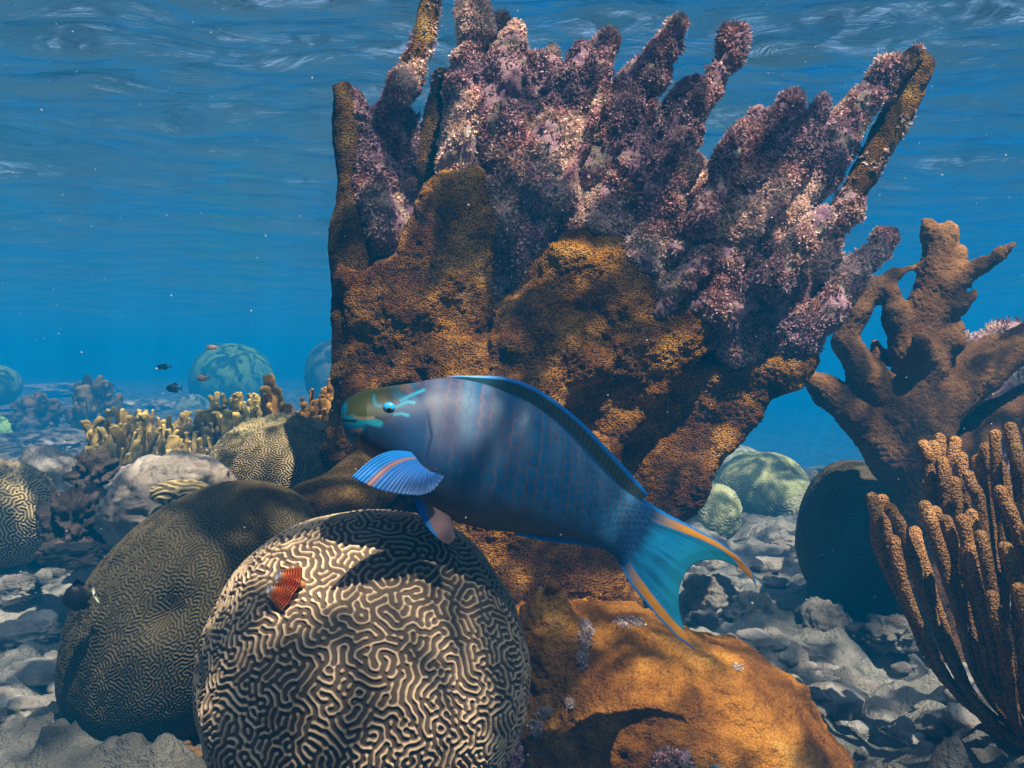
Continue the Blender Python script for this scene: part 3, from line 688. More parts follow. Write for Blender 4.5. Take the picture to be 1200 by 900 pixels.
BR = [  # (points (px,py,dist), radii px, living?)
 ([(444,300,1.30),(440,220,1.29),(450,150,1.28),(466,112,1.27),(484,80,1.27)], [36,30,25,20,15], 0),
 ([(478,92,1.275),(484,72,1.27),(497,42,1.27),(508,-12,1.27)], [14,14,14,13], 2),
 ([(450,270,1.27),(432,180,1.26),(416,118,1.26)], [34,25,14], 0),
 ([(480,270,1.33),(498,200,1.33),(510,140,1.33),(518,88,1.33)], [22,18,15,9], 3),
 ([(565,360,1.27),(552,250,1.27),(545,150,1.27),(548,70,1.27),(556,14,1.27)], [36,38,30,24,17], 0),
 ([(590,300,1.27),(590,200,1.26),(592,100,1.26),(603,34,1.26)], [40,38,30,15], 0),
 ([(612,240,1.29),(620,150,1.28),(632,70,1.27)], [36,28,13], 0),
 ([(625,330,1.27),(645,255,1.27),(668,170,1.27),(692,100,1.27),(713,52,1.27)], [38,38,32,24,14], 0),
 ([(640,220,1.25),(658,135,1.25),(680,72,1.25)], [34,28,20], 0),
 ([(680,270,1.27),(706,180,1.25),(740,110,1.25),(775,62,1.25),(793,30,1.25)], [34,29,22,16,13], 0),
 ([(660,235,1.22),(674,190,1.22),(695,135,1.215),(716,86,1.22)], [9,9,8,7], 4),
 ([(740,270,1.27),(785,180,1.26),(822,118,1.26),(846,78,1.26),(862,42,1.26)], [34,27,19,14,12], 0),
 ([(705,280,1.25),(742,195,1.24),(768,130,1.24)], [32,27,17], 0),
 ([(735,330,1.24),(775,240,1.23),(800,165,1.24)], [30,24,14], 0),
 ([(770,340,1.27),(825,260,1.27),(868,195,1.27),(905,148,1.27),(928,118,1.27)], [34,30,25,22,15], 0),
 ([(820,350,1.25),(862,275,1.25),(908,205,1.25),(945,150,1.25),(964,116,1.25)], [34,32,27,20,10], 0),
 ([(835,370,1.27),(882,300,1.28),(938,218,1.28),(988,150,1.28),(1034,96,1.28),(1056,76,1.28)], [34,31,26,22,18,13], 0),
 ([(990,252,1.31),(1012,205,1.31),(1038,155,1.31),(1064,112,1.31),(1078,78,1.30)], [14,15,16,17,15], 2),
 ([(890,395,1.31),(915,350,1.30),(950,305,1.31),(985,258,1.31),(996,236,1.31)], [32,28,23,18,14], 0),
 ([(925,262,1.33),(950,232,1.33),(978,195,1.33),(1000,162,1.33)], [13,13,12,9], 2),
 ([(905,412,1.29),(945,388,1.27),(985,345,1.26),(1012,308,1.26),(1034,286,1.26)], [28,24,20,20,15], 5),
 ([(868,405,1.27),(895,370,1.26),(915,338,1.26)], [24,22,14], 0),
 ([(760,380,1.24),(800,330,1.22),(825,300,1.22)], [22,20,14], 6),
 ([(965,365,1.36),(962,345,1.36),(960,326,1.36)], [15,15,12], 2),
 ([(800,305,1.28),(835,232,1.28),(866,172,1.28),(884,136,1.28)], [30,26,20,11], 0),
 ([(690,250,1.29),(720,185,1.29),(745,128,1.29),(756,98,1.29)], [26,24,18,11], 0),
 ([(880,330,1.30),(930,258,1.30),(972,192,1.30),(996,152,1.30)], [26,22,16,9], 0),
 ([(470,285,1.31),(462,205,1.31),(478,142,1.31)], [28,22,11], 0),
 ([(820,262,1.22),(846,210,1.22),(858,166,1.23)], [18,16,9], 6),
 ([(640,190,1.31),(652,110,1.31),(650,62,1.31)], [28,22,11], 0),
 ([(570,200,1.30),(574,100,1.30),(582,30,1.30)], [26,22,12], 0),
 ([(905,330,1.22),(935,288,1.22),(962,250,1.23)], [18,15,9], 0),
 ([(700,230,1.31),(760,170,1.31),(800,120,1.31),(815,95,1.31)], [28,22,15,9], 0),
 ([(1050,90,1.29),(1072,66,1.29),(1082,72,1.29)], [10,12,9], 2),
]
for i, (pts, rp, kind) in enumerate(BR):
    wp = [P(*q) for q in pts]; rd = [R(r * (0.88 if kind in (0, 5, 6) else 1), q[2]) for r, q in zip(rp, pts)]
    V, Q = tube(wp, rd, nseg=44, step=0.0042)
    N = vnormals(V, Q)
    if ((V[Q].mean(1) - np.mean(wp, 0)) * N[Q].mean(1)).sum() < 0: Q = Q[:, ::-1]; N = -N
    sc_ = min(1.0, rd[-1] / 0.016)
    rough_ = 0.35 if kind in (2, 3) else 1.0
    V = V + N * (rough_ * (0.010 * fbm(V, 26, 3, 50 + i) + 0.004 * fbm(V, 90, 3, 90 + i)))[:, None] * (0.7 if max(rd) < 0.02 else 1)
    if kind in (2, 3):
        o = build('branch', V, Q, M['living'], main, col=tissue_col(V, i, (0.8, 0.9, 1.1) if kind == 2 else (0.45, 0.5, 0.6)))
        keep = lambda p: sstep(-0.1, 0.3, fbm(p, 20, 2, 5))
        n_t = 120
    else:
        cc = deadcol(V, i)
        if kind == 4: cc = cc * np.array([1.7, 1.2, 1.2])
        if kind == 5: cc = cc * 1.3
        if kind == 6: cc = cc * np.array([1.6, 1.7, 1.4])
        o = build('branch', V, Q, M['dead'], main, col=cc); keep = None
        A = sum(2 * math.pi * rd[k] * np.linalg.norm(wp[k + 1] - wp[k]) for k in range(len(wp) - 1)); n_t = int(A * 110000)
    t_ = tufts(V, Q, n_t, 200 + i, length=0.0050 if kind != 4 else 0.003, keep=keep)
    tb = build('algae_turf', t_[0], t_[1], M['turf'], o, col=t_[2] * (1.25 if kind == 5 else 1), smooth=False); tb['kind'] = 'stuff'

# ------------------------------------------------------------------ orange encrusting mound
mo = thing('encrusting_coral', (P(760, 850, 1.0)[0], 1.0, 0.1), 'bright orange brown encrusting coral mound with a small cone, right of the ridged brain coral', 'coral')
f = Field((-0.03, 0.72, 0.0), (0.46, 1.28, 0.46), 0.0042)
f.ell(P(700, 900, 1.02), (0.15, 0.14, 0.155), 0.06)
f.ell(P(790, 908, 0.98), (0.145, 0.13, 0.145), 0.06)
f.ell(P(860, 840, 1.03), (0.055, 0.06, 0.055), 0.05)
f.ell(P(870, 960, 0.98), (0.13, 0.12, 0.13), 0.06)
f.ell(P(640, 800, 1.06), (0.08, 0.09, 0.075), 0.06)
f.ell(P(740, 800, 1.08), (0.10, 0.09, 0.05), 0.05)
f.cap(P(640, 748, 0.965), P(647, 690, 0.955), 0.034, 0.012, 0.03)
f.noise(0.012, 9, 3, 12); f.noise(0.004, 32, 3, 15, band=0.03)
V, Q = f.mesh(); V = relax(V, Q, 1); V, Q = subdiv(V, Q); V = relax(V, Q, 1)
N = vnormals(V, Q); V = V + N * (0.0034 * np.maximum(fbm(V, 75, 3, 8), -0.3) + 0.0010 * fbm(V, 320, 2, 9))[:, None]
mcol = tissue_col(V, 13, (1, 1, 1))
build('crust', V, Q, M['mound'], mo, col=mcol)
# pale purple algae patches on the mound
PV, PQ = V, Q
ppx, ppy = project(V)
def patch(cx, cy, rx, ry, seed, n):
    def keep(p):
        x, y = project(p); d = ((x - cx) / rx) ** 2 + ((y - cy) / ry) ** 2
        return (d < 1 + 0.6 * fbm(p, 60, 2, seed)) * (p[:, 1] < 1.15)
    t_ = tufts(PV, PQ, n, seed, 0.0016, 0.0012, keep=keep, tints=np.array([(0.45, 0.38, 0.40), (0.34, 0.27, 0.31), (0.52, 0.47, 0.46)]))
    if t_ is not None:
        o = build('algae_patch', t_[0], t_[1], M['turf'], mo, col=t_[2], smooth=False); o['kind'] = 'stuff'
for a in ((686, 745, 9, 20, 61, 260), (683, 770, 6, 14, 62, 120), (738, 730, 18, 6, 63, 160), (640, 835, 10, 8, 64, 140), (630, 855, 8, 10, 65, 110), (668, 825, 5, 5, 66, 60), (865, 783, 6, 4, 67, 50)):
    patch(*a)
def knob(px, py, d, rpx, seed, label, tint):
    c = P(px, py, d); V, Q, S = rock_mesh(c, (R(rpx[0], d), R(rpx[0], d), R(rpx[1], d)), seed, 0.4, 40, 2.5); Q = orient(V, Q, c)
    r = thing('algae_knob', (c[0], c[1], c[2] - R(rpx[1], d)), label, 'dead coral')
    build('rubble', V, Q, M['dead'], r, col=np.ones((len(V), 3)) * tint)
    t_ = tufts(V, Q, 900, seed, 0.0028, tints=TINTS * .7); o = build('algae_turf', t_[0], t_[1], M['turf'], r, col=t_[2], smooth=False); o['kind'] = 'stuff'
knob(592, 885, 0.80, (18, 34), 71, 'purple algae knob squeezed between the ridged brain coral and orange mound', np.array([1.2, 1.0, 1.5]))
knob(790, 896, 0.80, (20, 14), 72, 'dark purple algae lump on the orange mound at the bottom edge', np.array([0.8, 0.8, 1.2]))

# ------------------------------------------------------------------ brown elkhorn coral on the right
def elk(name, label, ch, h, d0, lo, hi, seed, col=(1, 1, 1)):
    f = Field(lo, hi, h)
    for c in ch: f.chain([P(x, y, d0 + dd) for x, y, r, dd in c], [R(r * 0.67, d0) for x, y, r, dd in c], 0.014)
    f.noise(0.003, 16, 3, seed); f.noise(0.0018, 70, 2, seed + 3, band=0.02)
    V, Q = f.mesh(); V = relax(V, Q, 1); V, Q = subdiv(V, Q); V = relax(V, Q, 1)
    N = vnormals(V, Q); V = V + N * (0.0013 * fbm(V, 230, 2, 8))[:, None]
    base = P(1090, 800, d0); base[2] = 0.12
    r = thing(name, base, label, 'coral')
    V = V.astype(float)
    cc = tissue_col(V, seed, col, 0.2)
    for c in ch:                                # growing tips are pale
        x, y, rr_, dd = c[-1]; dt = np.linalg.norm(V - P(x, y, d0 + dd), axis=1)
        if rr_ > 14: continue
        cc = cc * (1 + 1.1 * np.exp(-(dt / 0.022) ** 2))[:, None] + np.array([.10, .13, .13]) * np.exp(-(dt / 0.02) ** 2)[:, None]
    build('branching_skeleton', V, Q, M['elkhorn'], r, col=cc)
    return r, V, Q
ch = [[(1100,830,60,0.05),(1090,690,52,0),(1085,600,58,0),(1075,500,56,0),(1078,420,40,0),(1086,360,31,0),(1098,315,25,0),(1100,285,22,0)],
      [(1100,300,18,0),(1090,272,13,0),(1087,262,10,0)], [(1105,300,18,0),(1112,275,13,0),(1113,266,11,0)], [(1105,320,15,0),(1122,300,12,0),(1126,293,8,0)], [(1105,335,16,-.02),(1124,318,10,-.02)],
      [(1092,358,24,0),(1120,333,11,-.02),(1150,312,9,-.03),(1172,298,8,-.04),(1188,286,4,-.05)],
      [(1095,380,24,0),(1122,360,13,-.02),(1142,345,6,-.03)],
      [(1066,420,34,0),(1050,372,21,0),(1044,342,18,0)],
      [(1060,500,44,0),(1020,445,32,0),(990,400,20,.01),(1002,368,20,.01),(1028,338,18,.01),(1048,322,9,.01),(1070,313,4,.01)],
      [(1050,540,44,0),(1005,490,30,0),(968,458,24,.02),(946,440,14,.02)],
      [(1095,480,46,0),(1150,440,33,0),(1200,402,30,0.02),(1240,380,26,0.02)],
      [(1090,440,30,0),(1135,415,17,0.05),(1165,402,13,0.06),(1182,396,11,0.06)],
      [(1090,420,28,0),(1115,398,20,-0.02),(1122,385,12,-0.02)],
      [(1085,430,30,-.02),(1080,400,16,-.06)],
      [(1110,540,46,0.03),(1170,490,34,0.06),(1240,450,34,0.08)],
      [(1060,420,20,0.06),(1030,420,12,0.08),(1026,402,9,0.08)],
      [(960,370,10,0.05),(962,345,9,0.05)]]
elkr, EV, EQ = elk('elkhorn_coral', 'brown living elkhorn coral with antler branches on the right, one thin pale pointed tip', ch[:-1], 0.0045, 1.52,
    (0.40, 1.30, 0.0), (0.95, 1.78, 0.90), 5)
t_ = tufts(EV, EQ, 900, 411, 0.009, keep=lambda p: (np.hypot(project(p)[0] - 1040, project(p)[1] - 400) < 26) * 1.0)
# crusted stump behind
def dead_stump():
    r = thing('dead_elkhorn_stump', (P(1175, 420, 1.85)[0], 1.85, 0.5), 'pinkish crusted dead coral stump behind the right elkhorn, at the right photo edge', 'coral')
    f = Field((0.70, 1.68, 0.15), (1.15, 2.05, 0.80), 0.007)
    f.chain([P(1180, 700, 1.9), P(1175, 500, 1.88), P(1165, 425, 1.85), P(1130, 405, 1.84)], [0.08, 0.08, 0.06, 0.025], 0.03)
    f.chain([P(1175, 480, 1.85), P(1200, 405, 1.85), P(1230, 395, 1.85)], [0.07, 0.045, 0.03], 0.03)
    f.noise(0.014, 16, 3, 4)
    V, Q = f.mesh()
    o = build('stump', V, Q, M['dead'], r, col=deadcol(V, 4) * 1.3)
    t_ = tufts(V, Q, 2600, 78, 0.009); o = build('algae_turf', t_[0], t_[1], M['turf'], o, col=t_[2] * .7, smooth=False); o['kind'] = 'stuff'
dead_stump()

# ------------------------------------------------------------------ rod coral (finger shaped gorgonian), lower right
go = thing('rod_coral', (P(1240, 880, 1.0)[0], 1.0, 0.15), 'orange brown bushy rod coral of upright velvety fingers in the lower right corner', 'coral')
BX, BY = 1235, 905
rods = [(1022,578,1030,640,.98),(1034,580,1042,640,1.0),(1043,590,1062,640,.96),(1048,628,1060,690,.95),(1082,516,1088,552,1.04),(1094,517,1100,562,1.06),(1101,508,1106,560,1.07),(1119,512,1108,560,1.03),
        (1104,536,1108,590,1.02),(1118,560,1120,620,1.02),(1084,588,1104,655,.94),(1096,594,1112,650,.96),(1109,604,1122,660,.95),(1128,604,1134,670,.93),(1138,598,1146,670,.95),(1149,622,1162,690,.90),
        (1162,692,1178,760,.86),(1193,684,1212,760,.84),(1166,504,1168,560,1.0),(1135,552,1148,590,.99),(1146,534,1152,580,1.02),(1172,570,1196,640,.92),(1184,496,1194,560,1.0),(1190,520,1200,580,.98),
        (1178,636,1192,690,.90),(1210,560,1216,640,.95),(1204,500,1212,570,1.03),(1224,600,1228,700,.9),(1068,626,1078,680,.97),(1072,618,1084,668,1.0),(1155,520,1160,575,1.05),(1204,618,1216,690,.88),
        (1126,530,1130,590,1.06),(1088,560,1098,620,1.06),(1140,640,1152,710,.92),(1188,590,1202,650,.97),(1240,520,1240,620,.98),(1212,720,1222,800,.82),(1150,660,1168,740,.93),(1172,540,1182,600,1.04)]
g = np.random.default_rng(5)
for i, (tx, ty, mx_, my, d) in enumerate(rods):
    bd = 0.98
    k = 0.55
    qx, qy = mx_ + (BX - mx_) * 0.45, my + (BY - my) * 0.62
    wob = g.uniform(-3, 3)
    pts = [P(BX + g.uniform(-14, 14), BY + g.uniform(-10, 10), bd + g.uniform(-.03, .03)), P(qx - 10, qy, d * 0.4 + bd * 0.6 + g.uniform(-.015, .015)), P(mx_ + (qx - mx_) * 0.3 - 1, my + (qy - my) * 0.38, d * .8 + bd * .2), P(mx_, my, d), P((mx_ + tx) / 2 + wob, (my + ty) / 2, d - .003), P(tx, ty + 6, d)]
    r0 = R(7.6, d) * g.uniform(0.88, 1.1)
    V, Q = tube(pts, [r0 * .5, r0 * .5, r0 * .66, r0 * .98, r0 * 1.0, r0 * 0.97], nseg=30, step=0.0016)
    N = vnormals(V, Q)
    if ((V[Q].mean(1) - np.mean(pts, 0)) * N[Q].mean(1)).sum() < 0: Q = Q[:, ::-1]; N = -N
    V = V + N * (0.0004 * np.maximum(fbm(V, 420, 1, 80 + i), -0.3) + 0.0004 * fbm(V, 60, 2, i))[:, None]
    tipk = np.exp(-(np.linalg.norm(V - pts[-1], axis=1) / .03) ** 2)[:, None]
    build('finger', V, Q, M['gorgonian'], go, col=np.clip(np.ones((len(V), 3)) * g.uniform(0.85, 1.12) * (1 + .15 * fbm(V, 40, 2, i)[:, None]) * (1 + .7 * tipk), .3, 2.2))
V, Q, S = rock_mesh(P(1225, 930, 0.99), (0.09, 0.07, 0.08), 55, 0.2, 40)
build('holdfast', V, orient(V, Q, P(1225, 930, 0.99)), M['rock'], go, col=np.full((len(V), 3), 0.4))

# ------------------------------------------------------------------ fire coral row and hazy bushes on the left
def blade(base, tip, wd, th, seed):
    n, m = 22, 16
    V, Q = tube([base, (np.array(base) + tip) / 2 + np.random.default_rng(seed).normal(0, 0.004, 3), tip], [th * .9, th * 1.05, th * .8], nseg=18, step=max(0.004, np.linalg.norm(np.array(tip) - base) / 16))
    c = V.mean(0); ang = (seed * 1.7) % 3.1
    ax = np.array([math.cos(ang), math.sin(ang), 0])
    V = V + ((V - c) @ ax)[:, None] * ax * (wd / th - 1)
    N = vnormals(V, Q)
    if ((V[Q].mean(1) - c) * N[Q].mean(1)).sum() < 0: Q = Q[:, ::-1]; N = -N
    V = V + N * (th * 0.75 * fbm(V, 0.42 / th, 3, seed))[:, None]
    return V, Q
def fire_colony(label, x0, x1, ytop, d, n, seed, tint, hpx=(18, 34), name='fire_coral', spread=.1, group=None, wid=2.0, base_extra=30):
    g = np.random.default_rng(seed); cx = (x0 + x1) / 2
    yt = np.mean([ytop(t) for t in (x0, cx, x1)])
    base = P(cx, yt + 50, d)
    r = thing(name, base, label, 'coral', group)
    tip_all = []
    n = int(n * 2.1)
    for i in range(n):
        x = x0 + (x1 - x0) * (i + g.uniform(0.1, 0.9)) / n
        row = i % 4
        y = ytop(x) + row * g.uniform(8, 16) + g.uniform(-7, 7); dd = d - row * spread * 0.3 + g.uniform(-.02, .02)
        hh = g.uniform(*hpx) + row * 6
        th = R(g.uniform(1.7, 2.7), d)
        V, Q = blade(P(x + g.uniform(-3, 3), y + hh + 18, dd + .01), P(x + g.uniform(-5, 5), y + 5, dd), th * g.uniform(1.5, 3.8), th, seed * 31 + i)
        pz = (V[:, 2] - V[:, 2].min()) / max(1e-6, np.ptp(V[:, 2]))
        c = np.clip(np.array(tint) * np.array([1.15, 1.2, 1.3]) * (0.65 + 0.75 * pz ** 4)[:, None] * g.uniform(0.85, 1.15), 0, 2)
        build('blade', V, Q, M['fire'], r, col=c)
    mid = P(cx, yt + 62, d)
    V, Q, S = rock_mesh(mid, (R((x1 - x0) / 2 * 1.02, d), spread + .03, R(34, d)), seed, 0.25, 40, 2.2)
    build('base', V, orient(V, Q, mid), M['rock'], r, col=np.full((len(V), 3), 0.4) * np.array([1, .85, .6]))
fire_colony('yellowish fire coral thicket of stubby blades above the pale boulder, left end of the row', 106, 208, lambda x: 492 - 14 * math.sin((x - 100) / 110 * 3.1), 1.95, 34, 3, (1.0, 0.95, 0.8), spread=.16)
fire_colony('fire coral clump in mid row, behind the gap between boulder and brain coral', 200, 262, lambda x: 484 - 0.1 * (x - 200), 2.0, 18, 4, (0.75, 0.72, 0.6), spread=.14)
fire_colony('dense greyish fire coral clump just behind the finely ridged brain coral', 252, 318, lambda x: 457 + 0.12 * abs(x - 280), 2.05, 24, 5, (0.85, 0.85, 0.75), spread=.14)
fire_colony('single tall orange tan fire coral spire right of the hazy green dome', 313, 335, lambda x: 438 + abs(x - 322) * 1.6, 1.9, 7, 6, (1.15, 0.85, 0.55), hpx=(20, 30), spread=.06)
fire_colony('low orange fire coral ridge between the spire and the knobby clump', 326, 362, lambda x: 474, 1.9, 9, 7, (0.95, 0.72, 0.5), hpx=(12, 20), spread=.06)
fire_colony('orange brown knobby fire coral clump touching the tall coral left edge', 355, 402, lambda x: 446 + abs(x - 382) * 0.7, 1.75, 18, 8, (0.95, 0.65, 0.4), hpx=(20, 34), spread=.08)
def bush(label, cx, cy, rx, ry, d, n, seed, tint):
    g = np.random.default_rng(seed)
    base = P(cx, cy + ry, d); r = thing('bushy_coral', base, label, 'coral'); parts = []
    for i in range(n):
        a = g.uniform(-1.3, 1.3); l = g.uniform(.55, 1.0)
        tip = P(cx + math.sin(a) * rx * l, cy + ry - (0.35 + 1.6 * math.cos(a) * l) * ry, d + g.uniform(-.1, .1))
        th = R(g.uniform(3.4, 5.5), d)
        V, Q = blade((base + tip) / 2 + g.normal(0, .01, 3), tip, th * 1.5, th, seed * 17 + i)
        build('branch', V, Q, M['fire'], r, col=np.full((len(V), 3), 1.0) * tint * g.uniform(.8, 1.2))
    V, Q, S = rock_mesh(P(cx, cy + ry * .55, d), (R(rx * .7, d), R(rx * .6, d), R(ry * .75, d)), seed, .35, 40, 2.5)
    build('base', V, orient(V, Q, P(cx, cy + ry * .55, d)), M['rock'], r, col=np.full((len(V), 3), .4))
bush('dark hazy bushy coral left of the fire coral row, taller of the two', 112, 482, 36, 42, 6.2, 60, 2, np.array([.42, .42, .42]))
bush('dark hazy clumped coral near the left edge, behind the bright green head', 42, 488, 34, 30, 6.6, 46, 3, np.array([.38, .36, .38]))
put_rock('rock', 'faint pale blue rock in haze below the bushy corals', 62, 522, 5.0, (34, 14), (1, 1, 1), 91, 0.3)
put_rock('rock', 'low hazy rock ridge far behind, between the bushes and green dome', 175, 478, 10, (40, 9), (1, 1, 1), 92, 0.4)
put_rock('rock', 'far hazy rock mound on the left horizon above the bushy corals', 90, 456, 14, (52, 9), (.9, .9, .9), 93, 0.4)

# ------------------------------------------------------------------ parrotfish
fish = thing('parrotfish', P(600, 560, 0.74), 'large blue queen type parrotfish swimming left above the ridged brain coral, orange banded tail', 'fish')
fish['label'] = 'large blue parrotfish with orange edged tail, swimming left over the ridged brain coral'
pairs = [((401,485),(401,491)), ((403,474),(404,503)), ((411,465),(412,519)), ((425,458),(431,532)), ((447,454),(455,548)), ((482,449),(482,573)), ((520,443),(505,597)),
         ((560,448),(540,612)), ((597,461),(575,620)), ((632,479),(615,624)), ((663,505),(652,628)), ((693,537),(686,636)), ((722,566),(709,645)), ((748,585),(722,653)), ((768,596),(732,668))]
ns, na = 380, 200
pr = crom([(a[0], a[1], b[0], b[1]) for a, b in pairs], ns)
s = np.linspace(0, 1, ns)
cxp, cyp = (pr[:, 0] + pr[:, 2]) / 2, (pr[:, 1] + pr[:, 3]) / 2
hw = np.interp(s, [0, .04, .12, .25, .4, .55, .7, .85, .93, 1.0], [.003, .010, .022, .034, .039, .037, .028, .015, .009, .0015])
ang = np.linspace(0, 2 * math.pi, na, endpoint=False)
tt = np.cos(ang)                                     # +1 back, -1 belly
ww = np.sign(np.sin(ang)) * np.abs(np.sin(ang)) ** 0.85
def fish_depth(px): return 0.715 + (np.asarray(px, float) - 400) / 485 * 0.075
FX = cxp[:, None] + (pr[:, 0] - pr[:, 2])[:, None] / 2 * tt[None]
FY = cyp[:, None] + (pr[:, 1] - pr[:, 3])[:, None] / 2 * tt[None]
dd = fish_depth(FX)
def Pv(px, py, d):
    cp, sp = math.cos(PITCH), math.sin(PITCH); xr = (px - 600) / F * d; yr = (450 - py) / F * d
    return np.stack([xr, d * cp - yr * sp, CAMZ + d * sp + yr * cp], -1)
V = Pv(FX, FY, dd); V[..., 1] -= hw[:, None] * ww[None] ; V = V.reshape(-1, 3)
Q = gridfaces(ns, na, True)
# end caps
V = np.vstack([V, V[:na].mean(0), V[-na:].mean(0)]); c0, c1 = ns * na, ns * na + 1
j = np.arange(na); j2 = (j + 1) % na
caps = np.concatenate([np.stack([j2, j, np.full(na, c0), np.full(na, c0)], 1)[:, [0, 1, 2, 2]]])
def lin(c): return tuple((x / 255 / 12.92 if x / 255 <= .04045 else ((x / 255 + .055) / 1.055) ** 2.4) for x in c)
px_, py_ = FX.ravel(), FY.ravel()
S_ = np.repeat(s, na); T_ = np.tile(tt, ns)
def mixc(c, k, col): return c * (1 - k[:, None]) + np.array(col) * k[:, None]
def bl(x, a, b, wdt): return sstep(a - wdt, a + wdt, x) * (1 - sstep(b - wdt, b + wdt, x))
P3 = np.stack([px_ / 30, py_ / 30, np.zeros_like(px_)], 1)
nz = fbm(P3, 1, 3, 3)
c = np.tile(np.array([(0.008, 0.038, 0.11)]), (len(px_), 1))
c = mixc(c, sstep(.35, .75, S_ + .05 * nz) * .85, (0.012, 0.13, 0.29))           # bluer aft
c = mixc(c, (1 - sstep(-.95, -.15, T_ + .1 * nz)) * (1 - sstep(.6, .9, S_)), (0.09, 0.07, 0.075))       # greyish belly
c = mixc(c, sstep(.55, .95, T_) * (1 - sstep(.25, .5, S_)) * .5, (0.035, 0.055, 0.085))
# scales: hex cells with orange-brown rims
hgt = np.hypot(pr[:, 0] - pr[:, 2], pr[:, 1] - pr[:, 3])
arc = np.concatenate([[0], np.cumsum(np.hypot(np.diff(cxp), np.diff(cyp)))])
cell = np.clip(hgt / 13.5, 6.0, 13)
ucell = np.concatenate([[0], np.cumsum(np.hypot(np.diff(cxp), np.diff(cyp)) / (0.5 * (cell[1:] + cell[:-1])))])
us = np.repeat(ucell, na) * .95 + .10 * fbm(P3 * 3, 1, 2, 6); vs = np.arcsin(np.clip(T_, -1, 1)) * 4.6 + .10 * fbm(P3 * 3, 1, 2, 7)
F1 = np.full(len(us), 9.0); F2 = F1.copy(); DU = F1.copy(); CID = F1.copy(); ci = np.floor(us)
for di in (-1, 0, 1, 2):
    cu = ci + di; off = .5 * (cu % 2); cj = np.floor(vs - off)
    for dj in (-1, 0, 1, 2):
        dist = np.hypot((us - cu) * .9, vs - off - (cj + dj))
        F2 = np.minimum(F2, np.maximum(F1, dist)); CID = np.where(dist < F1, cu * 31.7 + (cj + dj) * 17.3, CID); DU = np.where(dist < F1, np.abs(us - cu), DU); F1 = np.minimum(F1, dist)
rim = (1 - sstep(.02, .30, F2 - F1)) * ((.35 + .65 * sstep(.16, .42, DU)) * (1 - sstep(.72, .9, S_)) + sstep(.72, .9, S_) * .8)
rim = rim * np.clip(.75 + .6 * fbm(P3 * 1.3, 1, 3, 19), .15, 1)
fade = sstep(.42, .70, S_ + .06 * nz) * sstep(-.9, -.45, T_)
c = mixc(c, (1 - rim) * fade * .35 * (1 - sstep(.9, 1, S_) * .5), (0.03, .19, .36))
c = mixc(c, rim * fade * (.72 - .35 * sstep(.88, 1, S_)), (0.26, 0.12, 0.07))
c = c * (1 + .15 * fade * _hash(np.floor(CID * 10), 0 * ci.astype(int), 0 * ci.astype(int), 5))[:, None]
bars = sstep(.1, .6, fbm(np.stack([us / 1.6, vs / 9, 0 * us], 1), 1, 1, 8)) * bl(S_, .36, .75, .08) * sstep(-.3, .3, T_)
c = mixc(c, bars * .35 * (rim * .6 + .4), (0.30, 0.15, 0.10))
pb = (.5 + .5 * np.sin((S_ - .41) / .40 * 2 * math.pi * 6 + .9 * T_ + .5 * nz)) ** 1.6 * bl(S_, .42, .86, .05) * sstep(-.05, .45, T_) * (1 - .5 * rim)  # light dapples painted into the upper flank colour as pale bars
c = mixc(c, pb * .42, (0.15, 0.24, 0.32))
dash = fbm(np.stack([px_ / 15 + py_ / 14, (px_ - py_) / 6, 0 * px_], 1), 1, 1, 8)
kk = bl(S_, .16, .36, .05) * sstep(.45, .75, T_)
c = mixc(c, kk * sstep(.1, .5, dash) * .7, (0.015, 0.17, 0.33)); c = mixc(c, kk * sstep(.1, .5, -dash) * .6, (0.26, 0.13, 0.10))
# head: olive forehead
olive = (1 - sstep(436, 486, px_ + .45 * (py_ - 470))) * (1 - sstep(490, 496, py_)) 
c = mixc(c, olive, (0.065, 0.085, 0.022))
# cyan beak
cy_ = (0.005, 0.21, 0.36)
d1 = np.hypot((px_ - 398) / 16, (py_ - 479) / 11.5)
c = mixc(c, 1 - sstep(.85, 1.05, d1 + .15 * nz), cy_)
low = (1 - sstep(424, 432, px_ + .6 * (py_ - 510))) * sstep(493, 496, py_ - 1.5 * np.sin((px_ - 400) / 5))
c = mixc(c, low, (0.004, 0.17, 0.34))
def stroke(c, pts, wd, col, soft=1.2):
    d = np.full(len(px_), 1e9)
    for a, b in zip(pts[:-1], pts[1:]):
        e = (b[0] - a[0], b[1] - a[1]); t = np.clip(((px_ - a[0]) * e[0] + (py_ - a[1]) * e[1]) / (e[0] ** 2 + e[1] ** 2), 0, 1)
        d = np.minimum(d, np.hypot(px_ - a[0] - t * e[0], py_ - a[1] - t * e[1]))
    return mixc(c, 1 - sstep(wd - soft, wd + soft, d), col)
c = stroke(c, [(402, 494), (412, 491), (425, 491), (440, 490), (452, 493)], 4.2, (0.005, 0.24, 0.34))
c = stroke(c, [(494, 462), (506, 482), (511, 506), (505, 530)], 1.6, (0.010, 0.03, 0.09), 1.5)
c = stroke(c, [(402, 485), (412, 488), (422, 486)], 2.6, (0.005, 0.22, 0.36))
c = stroke(c, [(422, 486), (434, 488), (446, 486)], 1.2, (0.30, 0.17, 0.05))
c = stroke(c, [(400, 488), (410, 491), (424, 491)], 1.5, (0.01, 0.02, 0.03), .8)          # mouth line
c = stroke(c, [(416, 503), (424, 502), (431, 500)], 1.3, (0.34, 0.17, 0.05))
c = stroke(c, [(428, 505), (426, 515), (428, 528)], 1.5, (0.26, 0.15, 0.06))
c = stroke(c, [(443, 463), (446, 472), (452, 474)], 1.6, (0.01, 0.25, 0.42))
c = stroke(c, [(462, 478), (472, 474), (482, 469), (490, 470)], 1.5, (0.02, 0.27, 0.42))
